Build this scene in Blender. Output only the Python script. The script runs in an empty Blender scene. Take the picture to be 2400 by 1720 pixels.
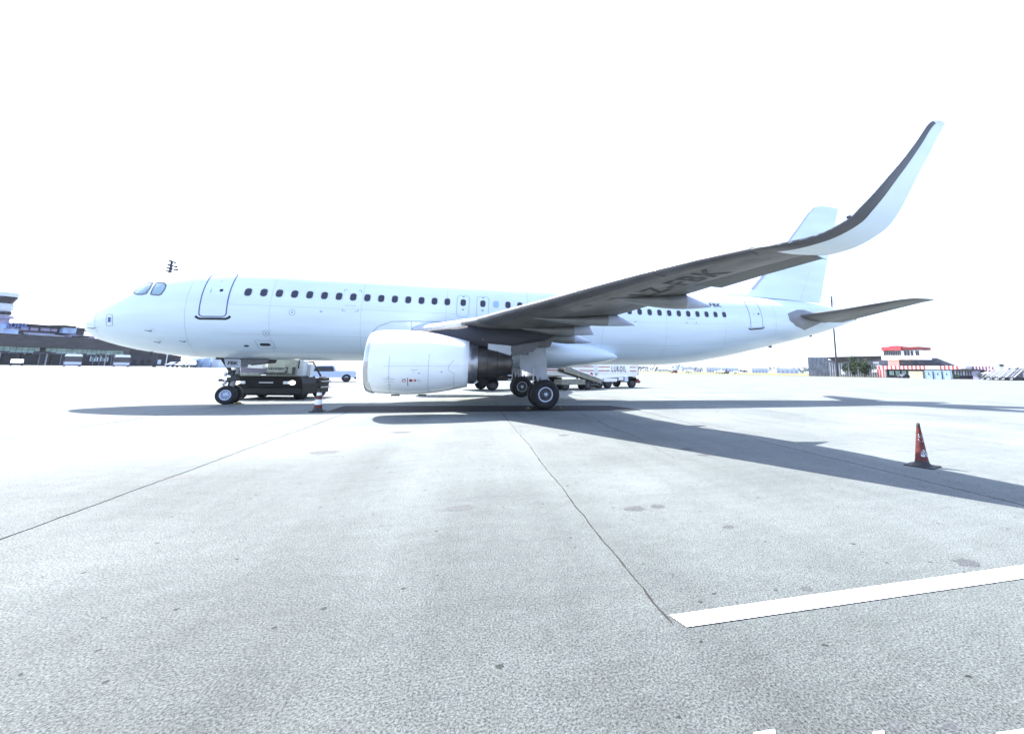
import bpy, math, random
import numpy as np
from mathutils import Vector, Matrix
random.seed(7); rng = np.random.default_rng(7)
R = math.radians
scene = bpy.context.scene
col = scene.collection
# world axes: X runs aft along the airliner (to the right in the photo), Y away from the camera, Z up. Metres.

# ------------------------------------------------------------------ camera
CAMP = Vector((14.631, -21.453, 1.574)); YAW, PIT, ROL, FPX = 15.476, 8.969, 0.664, 988.52
fw = Vector((math.sin(R(YAW))*math.cos(R(PIT)), math.cos(R(YAW))*math.cos(R(PIT)), math.sin(R(PIT))))
rt0 = fw.cross(Vector((0, 0, 1))).normalized(); up0 = rt0.cross(fw)
rt = rt0*math.cos(R(ROL)) + up0*math.sin(R(ROL)); up = -rt0*math.sin(R(ROL)) + up0*math.cos(R(ROL))
cd = bpy.data.cameras.new('camera'); cam = bpy.data.objects.new('camera', cd); col.objects.link(cam)
M3 = Matrix((rt, up, -fw)).transposed(); cam.matrix_world = Matrix.Translation(CAMP) @ M3.to_4x4()
cd.sensor_fit = 'HORIZONTAL'; cd.sensor_width = 36; cd.lens = FPX/2400*36
cd.shift_x = -(1374-1200)/2400; cd.shift_y = -(860-711)/2400
cd.clip_start = 0.1; cd.clip_end = 20000
scene.camera = cam

# ------------------------------------------------------------------ sky, sun, exposure
KX, KY = 0.46, 0.655                      # shadow offset per metre of height
ELEV = math.atan(1/math.hypot(KX, KY)); SUND = Vector((-KX, KY, 1)).normalized()
w = bpy.data.worlds.new('World'); scene.world = w; w.use_nodes = True
nt = w.node_tree; nt.nodes.clear()
sky = nt.nodes.new('ShaderNodeTexSky'); sky.sky_type = 'NISHITA'; sky.sun_disc = False
sky.sun_elevation = ELEV; sky.sun_rotation = math.atan2(SUND.x, SUND.y)
sky.air_density = 1.0; sky.dust_density = 3.0; sky.ozone_density = 1.0; sky.altitude = 500
bg = nt.nodes.new('ShaderNodeBackground'); bg.inputs['Strength'].default_value = 0.09
wo = nt.nodes.new('ShaderNodeOutputWorld')
veil = nt.nodes.new('ShaderNodeMix'); veil.data_type = 'RGBA'; veil.blend_type = 'ADD'; veil.inputs[0].default_value = 1   # thin high cloud over the whole sky
veil.inputs[7].default_value = (2.2, 2.65, 4.2, 1)
nt.links.new(sky.outputs[0], veil.inputs[6]); nt.links.new(veil.outputs[2], bg.inputs[0]); nt.links.new(bg.outputs[0], wo.inputs[0])
sd = bpy.data.lights.new('sun', 'SUN'); sd.energy = 5.0; sd.angle = R(0.5); sd.color = (1, .955, .9)
so = bpy.data.objects.new('sun', sd); col.objects.link(so); so.rotation_euler = SUND.to_track_quat('Z', 'Y').to_euler()
so.location = (0, 30, 60)
vs = scene.view_settings; vs.view_transform = 'Standard'; vs.look = 'None'; vs.gamma = 1; vs.use_curve_mapping = False
vs.exposure = 1.7

# ------------------------------------------------------------------ helpers
def sstep(a, b, x):
    t = min(1, max(0, (x-a)/(b-a))); return t*t*(3-2*t)
def gz(x, y):                            # the apron rises a little towards the terminal, far left
    d = math.hypot(x-CAMP.x, y-CAMP.y)
    return 1.05*sstep(45, 110, d)*sstep(15, 40, -x+5)
def px(u, v, depth):                     # a point on the sight line of photo pixel (u, v) at a depth from the camera
    return CAMP + (fw + rt*((u-1374)/FPX) - up*((v-711)/FPX))*depth
def gp(u, depth):                        # ground point in that direction
    p = px(u, 870, depth); return Vector((p.x, p.y, gz(p.x, p.y)))

MATS = {}
def mat(name, color, rough=.5, metal=0, noise=.12, scale=3., bump=0, coat=0, spec=.5, stretch=None, emit=0, sheen=0, trans=0, fine=0):
    m = bpy.data.materials.new(name); m.use_nodes = True; t = m.node_tree; b = t.nodes['Principled BSDF']
    N = t.nodes.new; L = t.links.new
    geo = N('ShaderNodeNewGeometry'); mp = N('ShaderNodeMapping'); L(geo.outputs['Position'], mp.inputs[0])
    if stretch: mp.inputs['Scale'].default_value = stretch
    nz = N('ShaderNodeTexNoise'); nz.inputs['Scale'].default_value = scale; nz.inputs['Detail'].default_value = 6
    L(mp.outputs[0], nz.inputs['Vector'])
    mr = N('ShaderNodeMapRange'); mr.inputs[1].default_value = .3; mr.inputs[2].default_value = .7
    mr.inputs[3].default_value = 1-noise; mr.inputs[4].default_value = 1+noise*.6
    L(nz.outputs['Fac'], mr.inputs[0])
    mx = N('ShaderNodeMix'); mx.data_type = 'RGBA'; mx.blend_type = 'MULTIPLY'; mx.inputs[0].default_value = 1
    mx.inputs[6].default_value = (*color, 1); L(mr.outputs[0], mx.inputs[7]); L(mx.outputs[2], b.inputs['Base Color'])
    b.inputs['Roughness'].default_value = rough; b.inputs['Metallic'].default_value = metal
    b.inputs['Coat Weight'].default_value = coat; b.inputs['Coat Roughness'].default_value = .08
    b.inputs['Specular IOR Level'].default_value = spec
    if trans: b.inputs['Transmission Weight'].default_value = trans
    if bump:
        bp = N('ShaderNodeBump'); bp.inputs['Strength'].default_value = bump; bp.inputs['Distance'].default_value = .02
        L(nz.outputs['Fac'], bp.inputs['Height']); L(bp.outputs[0], b.inputs['Normal'])
    if emit:
        b.inputs['Emission Color'].default_value = (*color, 1); b.inputs['Emission Strength'].default_value = emit
    MATS[name] = m; return m

class MB:
    def __init__(s): s.v = []; s.f = []; s.sm = []
    def add(s, v, f, smooth=False):
        o = len(s.v); s.v += [tuple(p) for p in v]; s.f += [tuple(i+o for i in q) for q in f]; s.sm += [smooth]*len(f); return s
    def box(s, c, d, rz=0, taper=None, rx=0, ry=0):
        x, y, z = d[0]/2, d[1]/2, d[2]/2; tx, ty = taper or (1, 1)
        P = [(-x,-y,-z),(x,-y,-z),(x,y,-z),(-x,y,-z),(-x*tx,-y*ty,z),(x*tx,-y*ty,z),(x*tx,y*ty,z),(-x*tx,y*ty,z)]
        M = Matrix.Rotation(rz,3,'Z') @ Matrix.Rotation(ry,3,'Y') @ Matrix.Rotation(rx,3,'X'); c = Vector(c)
        return s.add([c + M @ Vector(p) for p in P], [(0,3,2,1),(4,5,6,7),(0,1,5,4),(1,2,6,5),(2,3,7,6),(3,0,4,7)])
    def prism(s, poly, a, b, ax='y'):    # poly in the two other axes, extruded from a to b
        n = len(poly)
        mk = {'y': lambda p, t: (p[0], t, p[1]), 'x': lambda p, t: (t, p[0], p[1]), 'z': lambda p, t: (p[0], p[1], t)}[ax]
        v = [mk(p, a) for p in poly] + [mk(p, b) for p in poly]
        f = [tuple(range(n)), tuple(range(2*n-1, n-1, -1))] + [(i, (i+1) % n, n+(i+1) % n, n+i) for i in range(n)]
        f[2:] = [q[::-1] for q in f[2:]]
        return s.add(v, f)
    def tube(s, a, b, r, r2=None, n=10, caps=True):
        a, b = Vector(a), Vector(b); d = (b-a).normalized(); r2 = r if r2 is None else r2
        u = d.orthogonal().normalized(); w_ = d.cross(u)
        v = [a + (u*math.cos(t)+w_*math.sin(t))*r for t in [2*math.pi*i/n for i in range(n)]] + \
            [b + (u*math.cos(t)+w_*math.sin(t))*r2 for t in [2*math.pi*i/n for i in range(n)]]
        s.add(v, [(i, (i+1) % n, n+(i+1) % n, n+i) for i in range(n)], True)
        if caps: s.add(v[:n], [tuple(range(n-1, -1, -1))]); s.add(v[n:], [tuple(range(n))])
        return s
    def path(s, pts, r, n=8):
        for a, b in zip(pts[:-1], pts[1:]): s.tube(a, b, r, n=n)
        return s
    def lathe(s, prof, c, ax='x', n=40, cz=None, smooth=True):   # prof: (along, radius)
        v = []
        for i, (a, r) in enumerate(prof):
            for k in range(n):
                t = 2*math.pi*k/n; p, q = r*math.cos(t), r*math.sin(t)
                dz = cz[i] if cz else 0
                v.append({'x': (c[0]+a, c[1]+p, c[2]+q+dz), 'y': (c[0]+p, c[1]+a, c[2]+q+dz), 'z': (c[0]+p, c[1]+q, c[2]+a)}[ax])
        f = [(i*n+k, i*n+(k+1) % n, (i+1)*n+(k+1) % n, (i+1)*n+k) for i in range(len(prof)-1) for k in range(n)]
        return s.add(v, f, smooth)
    def loft(s, rings, closed=True, caps=False, smooth=True):
        n = len(rings[0]); v = [p for r in rings for p in r]; m = n if closed else n-1
        f = [(i*n+k, i*n+(k+1) % n, (i+1)*n+(k+1) % n, (i+1)*n+k) for i in range(len(rings)-1) for k in range(m)]
        s.add(v, f, smooth)
        if caps: s.add(rings[0], [tuple(range(n))[::-1]]); s.add(rings[-1], [tuple(range(n))])
        return s
    def mesh(s, name, m, fix=True):
        me = bpy.data.meshes.new(name); me.from_pydata(s.v, [], s.f); me.polygons.foreach_set('use_smooth', s.sm)
        me.materials.append(m if not isinstance(m, str) else MATS[m]); me.update()
        if fix:
            import bmesh
            b = bmesh.new(); b.from_mesh(me); bmesh.ops.recalc_face_normals(b, faces=b.faces); b.to_mesh(me); b.free()
        return me
    def build(s, name, m, parent=None, world=True, fix=True):    # world=True: vertices given in world space
        o = bpy.data.objects.new(name, s.mesh(name, m, fix)); col.objects.link(o)
        if parent:
            o.parent = parent
            if world: o.location = -worldloc(parent)
        return o
def worldloc(o):
    p = Vector(o.location)
    while o.parent: o = o.parent; p += Vector(o.location)
    return p
def tag(o, label=None, cat=None, group=None, kind=None):
    if label: o['label'] = label
    if cat: o['category'] = cat
    if group: o['group'] = group
    if kind: o['kind'] = kind
    return o
def empty(name, loc, rz=0, label=None, cat=None, group=None):
    o = bpy.data.objects.new(name, None); col.objects.link(o); o.location = loc; o.rotation_euler = (0, 0, rz)
    o.empty_display_size = .3
    return tag(o, label, cat, group)
def link(name, me, parent, loc=(0, 0, 0), rot=(0, 0, 0), scale=None):
    o = bpy.data.objects.new(name, me); col.objects.link(o); o.parent = parent; o.location = loc; o.rotation_euler = rot
    if scale: o.scale = scale
    return o
def copy_tree(o, parent=None):
    c = o.copy(); col.objects.link(c)
    if parent is not None: c.parent = parent
    for ch in [x for x in bpy.data.objects if x.parent == o and x is not c]: copy_tree(ch, c)
    return c
def text_verts(s, size, bold=0., sx=1., space=1.):
    cu = bpy.data.curves.new('t', 'FONT'); cu.body = s; cu.size = size; cu.offset = bold; cu.resolution_u = 3
    cu.space_character = space; cu.align_x = 'LEFT'; ob = bpy.data.objects.new('t', cu); col.objects.link(ob)
    dg = bpy.context.evaluated_depsgraph_get(); me = bpy.data.meshes.new_from_object(ob.evaluated_get(dg))
    v = [(p.co.x*sx, p.co.y) for p in me.vertices]; f = [tuple(q.vertices) for q in me.polygons]
    bpy.data.objects.remove(ob); bpy.data.curves.remove(cu); bpy.data.meshes.remove(me)
    return v, f
def text(name, s, size, fn, m, parent, bold=0., sx=1., world=True, space=1.):   # fn maps (u, v) to a point
    v, f = text_verts(s, size, bold, sx, space); mb = MB(); mb.add([fn(a, b) for a, b in v], f)
    return mb.build(name, m, parent, world, fix=False)
def ribbon(pts, wid, fn, closed=False):  # flat band along a 2D path, mapped by fn(u, v)
    if len(pts) < 30: pts = dens(pts, .12, closed)
    P = [np.array(p, float) for p in pts]; n = len(P); A = []; B = []
    for i in range(n):
        a = P[(i-1) % n] if closed or i else P[i]; b = P[(i+1) % n] if closed or i < n-1 else P[i]
        t = b-a; t /= (np.linalg.norm(t)+1e-9); nn = np.array([-t[1], t[0]])*wid/2
        A.append(P[i]+nn); B.append(P[i]-nn)
    v = [fn(*p) for p in A]+[fn(*p) for p in B]; m = n if closed else n-1
    f = [(i, (i+1) % n, n+(i+1) % n, n+i) for i in range(m)]
    return MB().add(v, f, False)
def rrect(cx, cy, w_, h, r, n=5):
    P = []
    for qx, qy, a0 in ((1,1,0),(-1,1,90),(-1,-1,180),(1,-1,270)):
        for k in range(n+1):
            t = R(a0+90*k/n); P.append((cx+qx*(w_/2-r)+r*math.cos(t), cy+qy*(h/2-r)+r*math.sin(t)))
    return P
def dens(P, step=.12, closed=False):
    out = []; n = len(P)
    for i in range(n if closed else n-1):
        a = np.array(P[i], float); b = np.array(P[(i+1) % n], float); k = max(1, int(np.linalg.norm(b-a)/step))
        out += [tuple(a+(b-a)*j/k) for j in range(k)]
    if not closed: out.append(tuple(P[-1]))
    return out

# ------------------------------------------------------------------ materials
mat('nacelle_white', (.80,.85,.88), .28, noise=.05, scale=1.2, coat=.5)
mat('white_paint', (.62,.725,.795), .28, noise=.10, scale=.9, coat=.5, stretch=(.25,1,1.6))
mat('belly_paint', (.74,.74,.74), .35, noise=.10, scale=.8, coat=.3, stretch=(.3,1,1))
mat('door_line', (.07,.10,.25), .45, noise=.15, scale=4)
mat('thin_line', (.16,.22,.34), .5, noise=.3, scale=6)
mat('dark_line', (.03,.03,.05), .5)
mat('rubber_black', (.014,.014,.016), .7, noise=.3, scale=20)
mat('window_glass', (.018,.02,.035), .12, noise=.1, spec=.6)
mat('window_shade', (.30,.45,.72), .3, noise=.1)
mat('window_frame', (.55,.58,.64), .35, metal=.3)
mat('cockpit_glass', (.30,.42,.47), .2, noise=.35, scale=2.5, spec=.3)
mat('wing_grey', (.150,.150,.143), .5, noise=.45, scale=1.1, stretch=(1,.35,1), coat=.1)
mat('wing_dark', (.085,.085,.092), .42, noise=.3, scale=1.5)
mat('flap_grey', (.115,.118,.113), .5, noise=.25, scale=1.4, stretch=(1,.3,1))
mat('fairing_grey', (.21,.215,.22), .42, noise=.2, scale=1.8, coat=.2)
mat('fairing_tip', (.36,.40,.50), .4, noise=.1, scale=2)
mat('slat_metal', (.30,.30,.31), .35, metal=.6, noise=.2)
mat('lip_metal', (.52,.53,.56), .22, metal=1, noise=.1)
mat('steel', (.38,.39,.42), .32, metal=.9, noise=.2, scale=6)
mat('burnt_metal', (.10,.092,.085), .38, metal=.7, noise=.4, scale=4, stretch=(.3,1,1))
mat('strut_metal', (.33,.35,.38), .38, metal=.4, noise=.25, scale=8)
mat('dark_metal', (.045,.047,.05), .5, metal=.2, noise=.35, scale=7)
mat('gear_door', (.42,.45,.50), .4, noise=.15, scale=3)
mat('rim', (.58,.66,.80), .4, metal=.1, noise=.2, scale=12)
mat('rim_dark', (.07,.07,.075), .5, metal=.4, noise=.4, scale=14)
mat('tyre', (.016,.016,.017), .75, noise=.35, scale=12, bump=.2)
mat('red_mark', (.42,.02,.03), .5)
mat('text_dark', (.008,.009,.012), .55)
mat('text_blue', (.04,.07,.2), .5)
mat('truck_black', (.008,.008,.010), .5, noise=.3, scale=5, spec=.2)
mat('truck_grey', (.42,.45,.39), .55, noise=.25, scale=5)
mat('truck_white', (.78,.79,.80), .35, noise=.1, coat=.3)
mat('panel_light', (.55,.60,.66), .4, noise=.15)
mat('tank_white', (.80,.81,.80), .35, noise=.06, coat=.3)
mat('tank_red', (.36,.02,.03), .45)
mat('dark_red', (.20,.02,.02), .55, noise=.3)
mat('belt_grey', (.20,.20,.17), .6, noise=.3, scale=5)
mat('lamp_on', (1,.93,.75), .3, emit=2.5)
mat('lamp_glass', (.75,.78,.8), .15, noise=.1)
mat('cone_red', (.12,.022,.016), .6, noise=.35, scale=14)
mat('cone_black', (.02,.021,.023), .65, noise=.3, scale=9)
mat('concrete_wall', (.40,.41,.43), .8, noise=.15, scale=.6)
mat('pickup_paint', (.42,.52,.68), .35, noise=.08, coat=.3)
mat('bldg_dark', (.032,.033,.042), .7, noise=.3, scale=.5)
mat('bldg_darker', (.014,.014,.018), .7, noise=.4, scale=.5)
mat('roof_brown', (.052,.05,.053), .8, noise=.3, scale=.4, stretch=(1,1,3))
mat('pane_green', (.34,.50,.46), .2, noise=.4, scale=.35)
mat('pane_blue', (.30,.42,.62), .15, noise=.3, scale=.3)
mat('mauve', (.30,.28,.38), .7, noise=.2, scale=.5)
mat('facade_light', (.60,.66,.74), .6, noise=.15, scale=.3)
mat('letter_blue', (.10,.16,.45), .5)
mat('steel_sheet', (.36,.40,.47), .5, metal=.1, noise=.3, scale=.5)
mat('steel_sheet_dark', (.13,.14,.18), .6, noise=.3, scale=.5)
mat('red_stripe', (.55,.07,.06), .6, noise=.15, scale=.6)
mat('red_roof', (.50,.06,.07), .6, noise=.25, scale=.5)
mat('white_wall', (.78,.76,.74), .7, noise=.1, scale=.5)
mat('pink_wall', (.66,.36,.30), .7, noise=.1, scale=.5)
mat('container_blue', (.42,.55,.72), .5, noise=.15, scale=.7)
mat('beige', (.50,.44,.30), .8, noise=.25, scale=.6)
mat('purple_stripe', (.20,.06,.13), .6)
mat('car_dark', (.03,.035,.05), .3, coat=.5)
mat('car_blue', (.20,.28,.48), .3, coat=.5)
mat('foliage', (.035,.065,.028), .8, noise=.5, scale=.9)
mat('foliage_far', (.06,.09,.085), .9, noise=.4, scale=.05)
mat('bark', (.08,.06,.045), .9)
mat('grass', (.15,.145,.05), .9, noise=.4, scale=.15)
mat('yellow', (.6,.42,.03), .5)
mat('chock_yellow', (.10,.085,.02), .7)
mat('marking_white', (.86,.86,.86), .6, noise=.04, scale=6)
mat('seal', (.014,.012,.011), .8, noise=.6, scale=9)
mat('mark_dark', (.068,.074,.077), .8, noise=.7, scale=60)

def concrete(name, base, dark, speckle=.62, worn=False):  # worn: ground-back strip and painted glare falloff
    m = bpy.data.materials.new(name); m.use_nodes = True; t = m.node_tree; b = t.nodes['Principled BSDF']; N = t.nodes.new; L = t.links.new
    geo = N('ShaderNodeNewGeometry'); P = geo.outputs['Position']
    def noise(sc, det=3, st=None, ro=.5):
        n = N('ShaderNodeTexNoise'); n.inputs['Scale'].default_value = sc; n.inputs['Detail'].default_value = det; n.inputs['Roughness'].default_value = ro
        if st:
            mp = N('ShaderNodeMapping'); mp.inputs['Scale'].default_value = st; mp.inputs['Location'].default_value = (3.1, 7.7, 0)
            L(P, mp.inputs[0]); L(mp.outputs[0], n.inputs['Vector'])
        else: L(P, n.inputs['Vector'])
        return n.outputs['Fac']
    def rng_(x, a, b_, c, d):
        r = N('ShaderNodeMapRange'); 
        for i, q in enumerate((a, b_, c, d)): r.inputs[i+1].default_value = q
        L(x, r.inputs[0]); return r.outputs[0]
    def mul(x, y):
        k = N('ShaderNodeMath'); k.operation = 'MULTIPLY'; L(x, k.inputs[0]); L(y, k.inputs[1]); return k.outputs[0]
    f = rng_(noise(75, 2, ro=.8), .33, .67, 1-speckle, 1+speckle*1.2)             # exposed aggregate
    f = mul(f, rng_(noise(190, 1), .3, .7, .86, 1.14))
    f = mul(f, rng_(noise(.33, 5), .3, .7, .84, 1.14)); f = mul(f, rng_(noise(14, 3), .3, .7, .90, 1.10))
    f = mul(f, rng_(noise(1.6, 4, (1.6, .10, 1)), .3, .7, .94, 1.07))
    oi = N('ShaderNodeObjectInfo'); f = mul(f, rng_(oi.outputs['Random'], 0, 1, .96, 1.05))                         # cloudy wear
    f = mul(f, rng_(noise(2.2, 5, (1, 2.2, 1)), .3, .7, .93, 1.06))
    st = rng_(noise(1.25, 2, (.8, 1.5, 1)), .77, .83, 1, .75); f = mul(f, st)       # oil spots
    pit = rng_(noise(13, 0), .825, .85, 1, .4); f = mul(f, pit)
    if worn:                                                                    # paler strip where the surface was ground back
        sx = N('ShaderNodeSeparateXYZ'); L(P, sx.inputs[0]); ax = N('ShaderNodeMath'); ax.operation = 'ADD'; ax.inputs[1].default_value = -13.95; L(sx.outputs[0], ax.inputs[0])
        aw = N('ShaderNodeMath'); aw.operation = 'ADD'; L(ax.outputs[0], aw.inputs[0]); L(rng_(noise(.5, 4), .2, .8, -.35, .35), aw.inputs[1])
        ab = N('ShaderNodeMath'); ab.operation = 'ABSOLUTE'; L(aw.outputs[0], ab.inputs[0]); f = mul(f, rng_(ab.outputs[0], .05, .55, 1.16, 1.0))                                                                    # glare falloff painted into the slab colour: dark foreground, paler further out
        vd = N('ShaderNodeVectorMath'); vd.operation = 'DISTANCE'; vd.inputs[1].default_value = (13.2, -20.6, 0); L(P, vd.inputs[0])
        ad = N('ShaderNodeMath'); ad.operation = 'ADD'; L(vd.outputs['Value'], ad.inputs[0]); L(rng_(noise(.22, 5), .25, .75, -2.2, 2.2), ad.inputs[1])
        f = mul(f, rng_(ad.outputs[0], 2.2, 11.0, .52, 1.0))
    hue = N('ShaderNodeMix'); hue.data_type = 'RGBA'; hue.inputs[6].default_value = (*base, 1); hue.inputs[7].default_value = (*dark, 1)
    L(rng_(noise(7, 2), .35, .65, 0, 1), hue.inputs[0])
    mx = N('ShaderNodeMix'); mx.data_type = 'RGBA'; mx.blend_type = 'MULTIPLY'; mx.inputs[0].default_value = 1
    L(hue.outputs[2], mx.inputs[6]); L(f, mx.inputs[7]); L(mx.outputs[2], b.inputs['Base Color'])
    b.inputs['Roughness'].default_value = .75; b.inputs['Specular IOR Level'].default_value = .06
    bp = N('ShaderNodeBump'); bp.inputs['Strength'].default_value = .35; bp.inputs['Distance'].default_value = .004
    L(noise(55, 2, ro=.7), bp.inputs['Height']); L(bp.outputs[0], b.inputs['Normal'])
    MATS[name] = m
concrete('concrete', (.156,.172,.170), (.150,.169,.163), worn=True)  # worn: ground-back strip plus the painted glare falloff
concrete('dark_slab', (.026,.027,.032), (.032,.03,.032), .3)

# ------------------------------------------------------------------ ground
S = 5.32; X0 = 15.96                         # joint spacing; one joint runs at X0, parallel to Y
GX0, GX1, GY0, GY1 = X0-9*S, X0+9*S, -60, 110
def sheet(name, xs, ys, m, dz=0, parent=None):
    v = [(x, y, gz(x, y)+dz) for y in ys for x in xs]; n = len(xs)
    f = [(j*n+i, j*n+i+1, (j+1)*n+i+1, (j+1)*n+i) for j in range(len(ys)-1) for i in range(n-1)]
    return MB().add(v, f, True).build(name, m, parent, fix=False)
xs = sorted(set([-9000, -4000, -2000, -1000, -600, -400] + list(range(-300, 401, 10)) + [600, 1000, 2000, 4000, 9000]))
ys = sorted(set([-3000, -1000, -300, -100] + list(range(-60, 401, 10)) + [600, 1000, 2000, 4000, 9000]))
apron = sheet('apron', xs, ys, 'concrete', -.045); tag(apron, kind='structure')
yy = np.concatenate([np.arange(GY0, -22, 4), np.arange(-22, 2, .10), np.arange(2, GY1+1, 3)])
def edge():                                   # ragged joint: shared centre line, each lip chipped on its own
    r_ = np.cumsum(rng.normal(0, .005, len(yy))); r_ -= np.linspace(0, r_[-1], len(yy)); r_ = np.clip(r_, -.025, .025)
    return r_, np.abs(rng.normal(0, .0035, len(yy)))+np.where(rng.random(len(yy)) > .96, .008, 0), np.abs(rng.normal(0, .0035, len(yy)))
ED = [edge() for _ in range(19)]
for i_, k in enumerate(range(-9, 9)):         # the cast slabs: strips with recessed joints between them
    xa, xb = X0+k*S, X0+(k+1)*S; A0, B0 = ED[i_], ED[i_+1]; v = []
    for q_, y in enumerate(yy):
        w0 = {0: .005, 1: .016, -1: .009}.get(k, .012)*(1 if y < -8 else 1.6); w1 = {0: .005, 1: .016, -1: .009}.get(k+1, .012)*(1 if y < -8 else 1.6)
        if k == 0 and -19.75 < y < -18.72: w0 = -A0[1][q_]
        if k == -1 and -19.75 < y < -18.72: w1 = -B0[2][q_]
        a, b = xa+w0+A0[0][q_]+A0[1][q_], xb-w1+B0[0][q_]-B0[2][q_]; zz = gz(xa, y), gz(xb, y)
        v += [(a, y, zz[0]-.05), (a, y, zz[0]), (b, y, zz[1]), (b, y, zz[1]-.05)]
    f = [(j*4+i, (j+1)*4+i, (j+1)*4+i+1, j*4+i+1) for j in range(len(yy)-1) for i in range(3)]
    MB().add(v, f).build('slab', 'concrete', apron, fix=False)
for k in range(-8, 9):
    x = X0+k*S; ribbon([(x, -59), (x, 0), (x, 109)], .16, lambda a, b: (a, b, gz(a, b)-.007)).build('joint_filler', 'seal', apron, fix=False)
# darker resurfaced stand pad under the wing
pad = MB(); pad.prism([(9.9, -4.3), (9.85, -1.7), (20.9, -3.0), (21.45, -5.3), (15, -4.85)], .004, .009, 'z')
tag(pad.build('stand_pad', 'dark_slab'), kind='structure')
# painted line with its mitred end, and the start of the next ones at the bottom edge of the view
def gr(z): return lambda a, b: (a, b, gz(a, b)+z)
def flat(name, poly, m, z=.004, parent=None): return MB().add([(x, y, gz(x, y)+z) for x, y in poly], [tuple(range(len(poly)))]).build(name, m, parent, fix=False)
tag(flat('painted_line', [(16.03, -18.83), (26, -19.12), (26, -18.96), (19.2, -18.75), (15.985, -18.685)], 'marking_white', .006), kind='structure')
def wiggle(pts, step=.25, amp=.03):
    D = dens(pts, step); return [(x+random.gauss(0, amp), y+random.gauss(0, amp)) for x, y in D]
# cracks
def gpix(u, v): d = px(u, v, 1)-CAMP; t = -CAMP.z/d.z; return (CAMP.x+d.x*t, CAMP.y+d.y*t)
for pts, wd in (([(1402, 984), (1415, 995), (1487, 1022)], .022), ([(1365, 972), (1378, 976)], .05), ([(1487, 1022), (1540, 1050), (1588, 1078)], .008),
                ([(2100, 1057), (2150, 1058), (2195, 1055), (2250, 1050)], .010), ([(1370, 1010), (1450, 1009), (1478, 1012)], .015), ([(1588, 1078), (1640, 1078)], .006)):
    P = wiggle([gpix(*p) for p in pts]); ribbon(P, wd, gr(.0015)).build('crack', 'seal', apron, fix=False)
for P in ([(1766, 1719), (1816, 1711), (1822, 1745), (1770, 1750)], [(2046, 1718), (2072, 1714), (2076, 1745), (2050, 1750)], [(2335, 1719), (2400, 1710), (2500, 1696), (2500, 1730), (2340, 1752)]):
    tag(flat('painted_line', [gpix(*p) for p in P][::-1], 'marking_white', .006), kind='structure')
# tyre scrubs and swept arcs
def arc(cx, cy, r, a0, a1, n=40): return [(cx+r*math.cos(R(a0+(a1-a0)*i/n)), cy+r*math.sin(R(a0+(a1-a0)*i/n))) for i in range(n+1)]
mat('scrub', (.125,.131,.137), .85, noise=.3, scale=4)
for c in ((28.5, -9.3, 5.2, 60, 250), (28.9, -9.1, 4.9, 80, 235), (3, -10, 6, 20, 140), (2.4, -10.2, 6.4, 10, 110), (21, -1.5, 9, 190, 300), (30, 4, 12, 200, 300)):
    P = arc(*c); ribbon(P, .05, gr(.0015)).build('tyre_mark', 'scrub', apron, fix=False)
for u, v, s_ in ((1490, 1192, .10), (2265, 1318, .08), (1540, 1187, .07), (1890, 1379, .035), (2100, 1703, .03), (2232, 1703, .03), (1080, 1190, .12), (1708, 1235, .05), (1650, 1066, .1), (1610, 1052, .1), (760, 1060, .2), (430, 1118, .12), (940, 1013, .2), (1320, 1020, .1)):
    x, y = gpix(u, v); P = [(x+s_*1.4*math.cos(t)*random.uniform(.65, 1.15), y+s_*math.sin(t)*random.uniform(.65, 1.15)) for t in np.linspace(0, 6.28, 34)[:-1]]
    flat('oil_stain', P, 'mark_dark', .0015, apron)
stp = [gpix(u, v) for u, v in ((860, 929), (1000, 930), (1200, 932), (1300, 934), (1150, 940), (900, 941), (850, 938))]
mat('stain_tan', (.13,.125,.105), .85, noise=.5, scale=.8)
flat('fluid_stain', [(11.5, 2.3), (17.5, 2.0), (23, 1.2), (22.5, .9), (16, 1.2), (12, 1.6)], 'stain_tan', .0045, apron)
# grass strip and field beyond the apron, right
g1 = [gp(u, d) for u, d in ((1480, 420), (1650, 230), (1860, 190), (2070, 160), (2120, 164), (2500, 190), (2600, 380), (2200, 640), (1480, 900))]
tag(MB().add([(p.x, p.y, .03) for p in g1], [tuple(range(len(g1)))]).build('grass_field', 'grass', fix=False), 'dry yellow green grass strip along the apron edge', 'grass', kind='stuff')

# ------------------------------------------------------------------ airliner
AIR = (17.7, 0, 0)
air = empty('airliner', AIR, 0, 'unmarked white twin engine airliner with upswept wingtip, parked across the apron', 'airplane')
ST = np.array([  # X, top, bottom, half width, widest z
 (0.0,3.20,3.16,.02,3.18),(.04,3.46,2.90,.28,3.18),(.2,3.64,2.73,.50,3.19),(.5,3.88,2.55,.86,3.22),(.9,4.12,2.41,1.18,3.27),(1.4,4.46,2.27,1.45,3.33),(1.9,4.90,2.15,1.64,3.42),
 (2.5,5.32,2.05,1.78,3.54),(3.1,5.57,1.97,1.86,3.66),(3.8,5.71,1.90,1.92,3.78),(4.6,5.86,1.86,1.94,3.86),(5.5,5.95,1.85,1.965,3.90),(6.8,5.99,1.85,1.975,3.92),
 (24,5.99,1.86,1.975,3.92),(25.5,5.99,1.93,1.965,3.95),(27,5.99,2.10,1.93,4.0),(29,5.98,2.46,1.83,4.12),(31,5.97,2.90,1.66,4.3),(33,5.94,3.34,1.42,4.5),(35,5.86,3.83,1.05,4.72),(36.7,5.70,4.30,.68,4.9),(38.0,5.45,4.72,.34,5.03),(38.45,5.33,4.86,.2,5.07)])
def fs(X): return [np.interp(X, ST[:, 0], ST[:, i]) for i in (1, 2, 3, 4)]
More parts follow.
